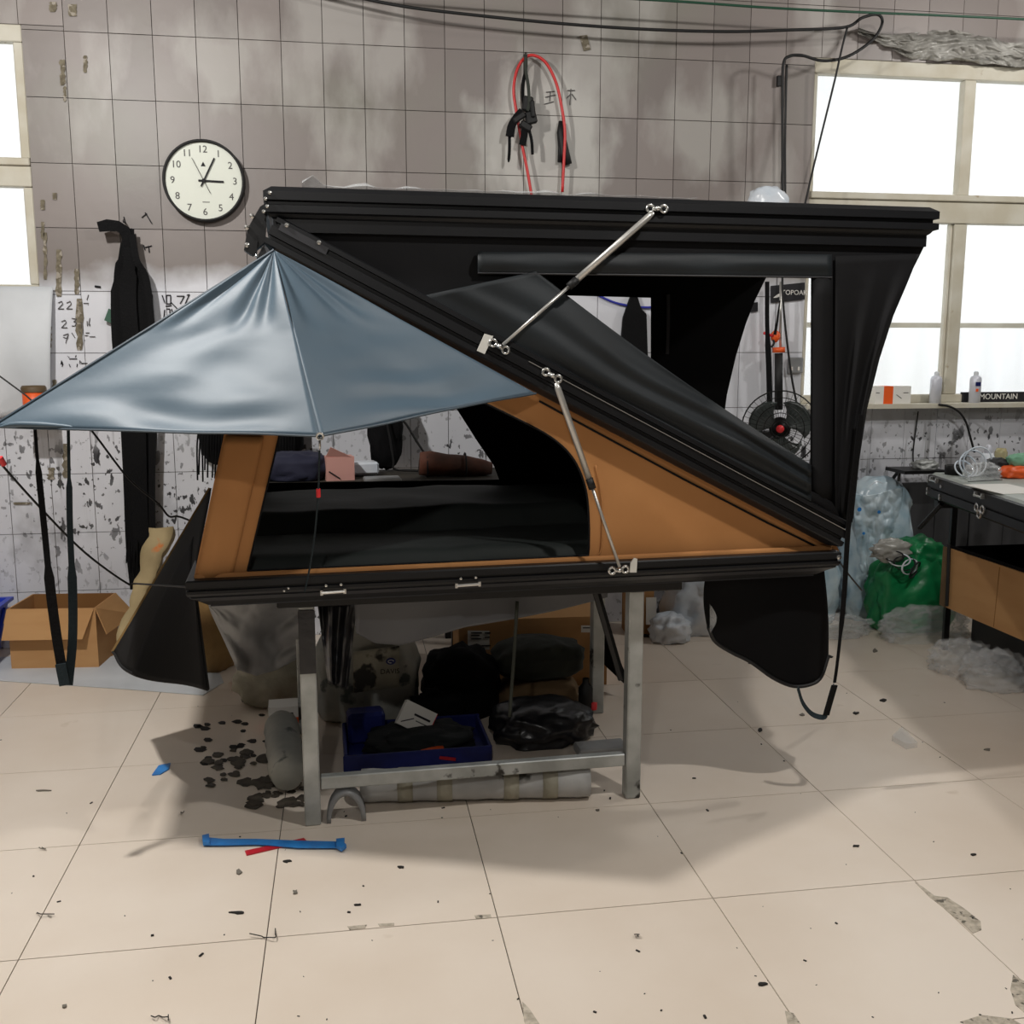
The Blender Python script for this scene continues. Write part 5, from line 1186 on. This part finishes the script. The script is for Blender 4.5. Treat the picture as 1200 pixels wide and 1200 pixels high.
for (u, v, r) in ((1007, 597, 0.012), (1030, 600, 0.009), (1012, 625, 0.008)):
    b_ = B(); lathe(b_, [(r, 0), (r, 0.002), (0, 0.003)], px(u, v, 5.005), (0, -1, 0), 10); build('print', b_, M['blue_tape'], t)
bag('pale_blue_bag', 'slumped pale blue plastic bag behind the right tray end', 'bag', (2.42, 5.13, 0.21), (0.19, 0.13, 0.29), 'film_blue', 52, 0.22, 3.6)
bag('clear_film_heap', 'flat clear plastic film heap on the floor beside the green bag', 'plastic film', (2.47, 4.86, 0.04), (0.19, 0.08, 0.055), 'film', 53, 0.35)
t = thing('green_sack', 'shiny green woven sack with bundled cords on top', 'sack', (2.96, 4.97, 0))
build('body', blob((2.95, 4.92, 0.18), (0.215, 0.12, 0.245), 7, 0.20, 3.2, 5, True, 0.75), M['green_bag'], t, True)
build('fold', blob((2.98, 4.93, 0.34), (0.15, 0.10, 0.14), 9, 0.28, 3.2, 5, False, 0.8), M['green_bag'], t, True)
for k in range(5):
    c_ = px(1048+6*k, 652+4*k, 4.77); b_ = B(); ring(b_, c_, (0.5*k-1.0, -1, 0.9-0.3*k), 0.045+0.007*k, 0.005, 22, 6)
    for v in b_.verts: v.co.z = c_.z+(v.co.z-c_.z)*0.6
    build('cord_loop', b_, M['film_white'] if k % 2 else M['ink'], t, True)
build('cord_wrap', blob(px(1043, 645, 4.81), (0.095, 0.03, 0.05), 12, 0.45, 3.6, 4, False), M['film_dull'], t, True)
bag('clear_bag', 'clear plastic bag bundle in front of the green sack', 'bag', (2.91, 4.71, 0.065), (0.20, 0.08, 0.095), 'film', 54, 0.3, 3.5)
bag('bubble_bag', 'puffy clear bag on the floor at the right edge', 'bag', (2.82, 3.97, 0.065), (0.13, 0.10, 0.09), 'film', 55, 0.22, 3.5, rz=-0.25)
bag('bubble_bag', 'creased clear bag lying behind the puffy one at the right edge', 'bag', (2.80, 4.20, 0.055), (0.12, 0.09, 0.08), 'film', 56, 0.32, 3.5)
# floor clutter seen right of the table
ct, W = carton('cardboard_box', 'small brown carton with white label right of the table leg', (1.50, 5.10, 0), (0.14, 0.16, 0.24), -0.1)
quadplate('white_label', [px(757, 700, 5.0), px(769, 700, 5.0), px(769, 732, 5.0), px(757, 732, 5.0)], 0.002, M['paper'], ct, (0, -1, 0))
bag('white_bag', 'crumpled white plastic bag on the floor behind the hanging black flap', 'bag', (1.86, 5.06, 0.13), (0.20, 0.13, 0.19), 'film_white', 71, 0.28, 3.6)
bag('white_bag', 'small crumpled white bag beside the labelled carton', 'bag', (1.615, 4.90, 0.055), (0.09, 0.08, 0.08), 'film_white', 72, 0.35, 3.8)
cable('floor_strap', 'black strap lying on the floor beside the white bags', [fl(u, v, 0.008) for u, v in ((742, 744), (765, 745), (790, 743), (800, 738), (790, 737), (770, 741))], 0.008, 'rubber', 'strap')

# ------------------------------------------------------------------ floor: patches, strips, scraps
def flat(name, l, z, th, m, parent=None):
    b_ = B(); prism(b_, [fl(u, v, z) for u, v in l], (0, 0, th)); return build(name, b_, m, parent)
for l in ([(1072, 1034), (1082, 1040), (1095, 1050), (1110, 1052), (1130, 1065), (1149, 1080), (1150, 1090), (1140, 1094), (1125, 1080), (1108, 1066), (1090, 1052)],
          [(1187, 1143), (1200, 1150), (1210, 1165), (1204, 1190), (1190, 1178), (1184, 1160)],
          [(612, 1174), (620, 1182), (632, 1200), (640, 1215), (618, 1215), (614, 1195)],
          [(920, 1185), (930, 1188), (938, 1200), (945, 1212), (925, 1212)],
          [(1125, 1198), (1150, 1190), (1185, 1194), (1205, 1205), (1160, 1212)],
          [(407, 1086), (430, 1084), (428, 1088), (410, 1090)], [(556, 1073), (575, 1072), (576, 1076), (558, 1077)], [(443, 1083), (462, 1082), (462, 1085), (445, 1086)]):
    flat('cement_patch', l, 0.0, 0.0012, M['cement'], floor)
t = thing('blue_tape_strip', 'bright blue plastic strip lying across a red strip on the floor', 'strip', fl(320, 988))
flat('strip', [(241, 982), (262, 984), (300, 984), (350, 986), (396, 987), (396, 994), (350, 994), (300, 990), (262, 991), (240, 991)], 0.006, 0.003, M['blue_tape'], t)
flat('torn_end', [(394, 987), (404, 986), (403, 991), (406, 994), (400, 998), (394, 994)], 0.006, 0.012, M['blue_tape'], t)
flat('torn_end', [(237, 983), (245, 981), (246, 991), (238, 991)], 0.006, 0.012, M['blue_tape'], t)
t = thing('red_strip', 'short red strip under the blue strip on the floor', 'strip', fl(320, 995))
flat('strip', [(287, 998), (320, 991), (356, 983), (359, 986), (340, 991), (289, 1003)], 0.001, 0.0035, M['red_tape'], t)
tag(flat('blue_scrap', [(178, 909), (186, 898), (200, 895), (198, 902), (188, 908)], 0.001, 0.004, M['blue_tape']), 'small torn blue scrap on the floor left of the shadow', 'scrap')
tag(flat('red_scrap', [(273, 800), (288, 795), (296, 803), (283, 810)], 0.001, 0.02, M['red_tape']), 'red scrap on the floor by the left table shadow', 'scrap')
tag(flat('clear_scrap', [(1045, 868), (1056, 857), (1062, 862), (1075, 876), (1062, 878)], 0.001, 0.02, M['film']), 'crumpled clear scrap on the right floor tiles', 'scrap')
def wire(label, c, n, s, seed, m='debris'):
    rr = random.Random(seed); l = []; x, y, a = -s, 0.0, rr.random()*0.6-0.3
    for i in range(n):
        a += (rr.random()-0.45)*2.4; x += math.cos(a)*s*0.42; y += math.sin(a)*s*0.34
        x = max(-s*1.1, min(s*1.1, x)); y = max(-s*0.5, min(s*0.5, y))
        l.append(fl(c[0]+x, c[1]+y, 0.003+0.010*rr.random()))
    b_ = B(); tube(b_, catmull(l, 4), 0.0014, 5); tag(build('thread_tangle', b_, M[m], smooth=True), label, 'thread')
wire('dark wire tangle on a tile joint below the strips', (304, 1090), 14, 17, 1); wire('dark thread knot near the left edge tile joint', (53, 1066), 12, 10, 2)
wire('looped grey thread knot at the bottom left', (184, 1190), 12, 12, 3); wire('dark thread scrap on the lower middle tile', (757, 1101), 9, 12, 4)
wire('small black bug-like thread left of the table', (222, 948), 9, 9, 5); wire('thin thread curl near the left floor edge', (56, 990), 7, 9, 6, 'debris_grey')
for k, (u, v, w_, h_, m, lab) in enumerate(((280, 1023, 5, 7, 'debris_grey', 'grey chip below the red strip'), (346, 1046, 5, 6, 'debris_grey', 'pale grey chip on the centre-left tile'), (336, 1010, 7, 3, 'debris', 'dark sliver beside the red strip end'),
        (470, 1017, 7, 3, 'debris', 'dark flake inside the soft shadow'), (420, 1061, 7, 2, 'debris', 'thin dark hook-shaped scrap'), (278, 1070, 12, 3, 'debris', 'dark twisted scrap left of the wire tangle'),
        (893, 1154, 9, 4, 'debris', 'long dark shred at the bottom middle'), (1025, 763, 7, 5, 'debris_grey', 'short grey stick near the clear bags'), (972, 770, 10, 3, 'debris', 'black flake behind the right strap'),
        (1035, 821, 7, 4, 'debris', 'dark flake on the shadow edge at right'), (1003, 836, 6, 3, 'debris', 'brown scrap right of the strap loop'), (940, 838, 5, 3, 'debris_grey', 'pale pebble by the strap loop'),
        (891, 856, 4, 5, 'debris', 'black nub at the tip of the table shadow'), (1157, 879, 6, 3, 'debris_grey', 'grey sliver on the far right tile'), (1003, 992, 7, 2, 'debris', 'dark thread on the right middle tile'),
        (51, 927, 11, 2, 'debris_grey', 'thin grey twig on the left tile'), (75, 1180, 6, 4, 'debris_grey', 'grey crumb at the lower left'), (700, 950, 4, 2, 'debris_grey', 'grey crumb right of the wrapped roll'),
        (880, 777, 7, 3, 'debris', 'dark crumb below the hanging black flap'), (1140, 1002, 6, 2, 'debris', 'dark crumb on the rightmost middle tile'))):
    rr = random.Random(k); l = [(u+0.8*w_*math.cos(a)*(0.4+0.7*rr.random()), v+0.6*h_*math.sin(a)*(0.3+0.8*rr.random())) for a in [i*math.pi/4 for i in range(8)]]
    tag(flat('floor_scrap', l, 0.0005, 0.004, M[m]), lab, 'scrap', 'loose scraps on the floor')
# fine crumbs nobody could count, and dark flakes of dried grease beside the table
b_ = B(); rr = random.Random(5)
for k in range(80):
    u, v = rr.random()*1200, 800+rr.random()**0.8*400; c = fl(u, v, 0); s_ = 0.0015+0.004*rr.random()**2
    box(b_, c+Vector((0, 0, s_*0.4)), (s_*(1+2*rr.random()), s_, s_*0.6), rr.random()*3)
o = build('floor_crumbs', b_, M['debris']); o['kind'] = 'stuff'; o['label'] = 'tiny dark crumbs scattered over the floor tiles'; o['category'] = 'crumbs'
b_ = B(); rr = random.Random(11)
for k in range(75):
    u = 238+118*rr.random()**0.75; v = 878+70*rr.random()
    if u < 290 and v > 925: continue
    s_ = 2.5+6*rr.random()**2
    if u > 305: s_ *= 1.15
    ph = rr.random()*9; zz = 0.0008+0.003*rr.random()
    l = []
    for i in range(14):
        a = i*math.pi/7; k = 0.75+0.55*noise.noise(Vector((math.cos(a)*1.3+ph, math.sin(a)*1.3, ph)))+0.25*rr.random()
        l.append((u+s_*1.6*math.cos(a)*k, v+s_*0.7*math.sin(a)*k))
    poly(b_, [fl(a, c, zz) for a, c in l])
solid(b_, 0.0015, (0, 0, 1))
o = build('grease_flakes', b_, M['grease']); o['kind'] = 'stuff'; o['label'] = 'dark dried flakes on the floor left of the table leg'; o['category'] = 'flakes'
b_ = B(); rr = random.Random(12)
for k in range(26):
    u, v = 230+110*rr.random(), 835+60*rr.random(); s_ = 2+3*rr.random()
    l = [(u+s_*1.6*math.cos(a)*(0.6+0.6*rr.random()), v+s_*0.6*math.sin(a)) for a in [i*math.pi/3 for i in range(6)]]
    poly(b_, [fl(a, c, 0.001) for a, c in l])
solid(b_, 0.0015, (0, 0, 1))
o = build('shadow_crumbs', b_, M['debris']); o['kind'] = 'stuff'; o['label'] = 'dark crumbs on the floor in the table shadow'; o['category'] = 'crumbs'
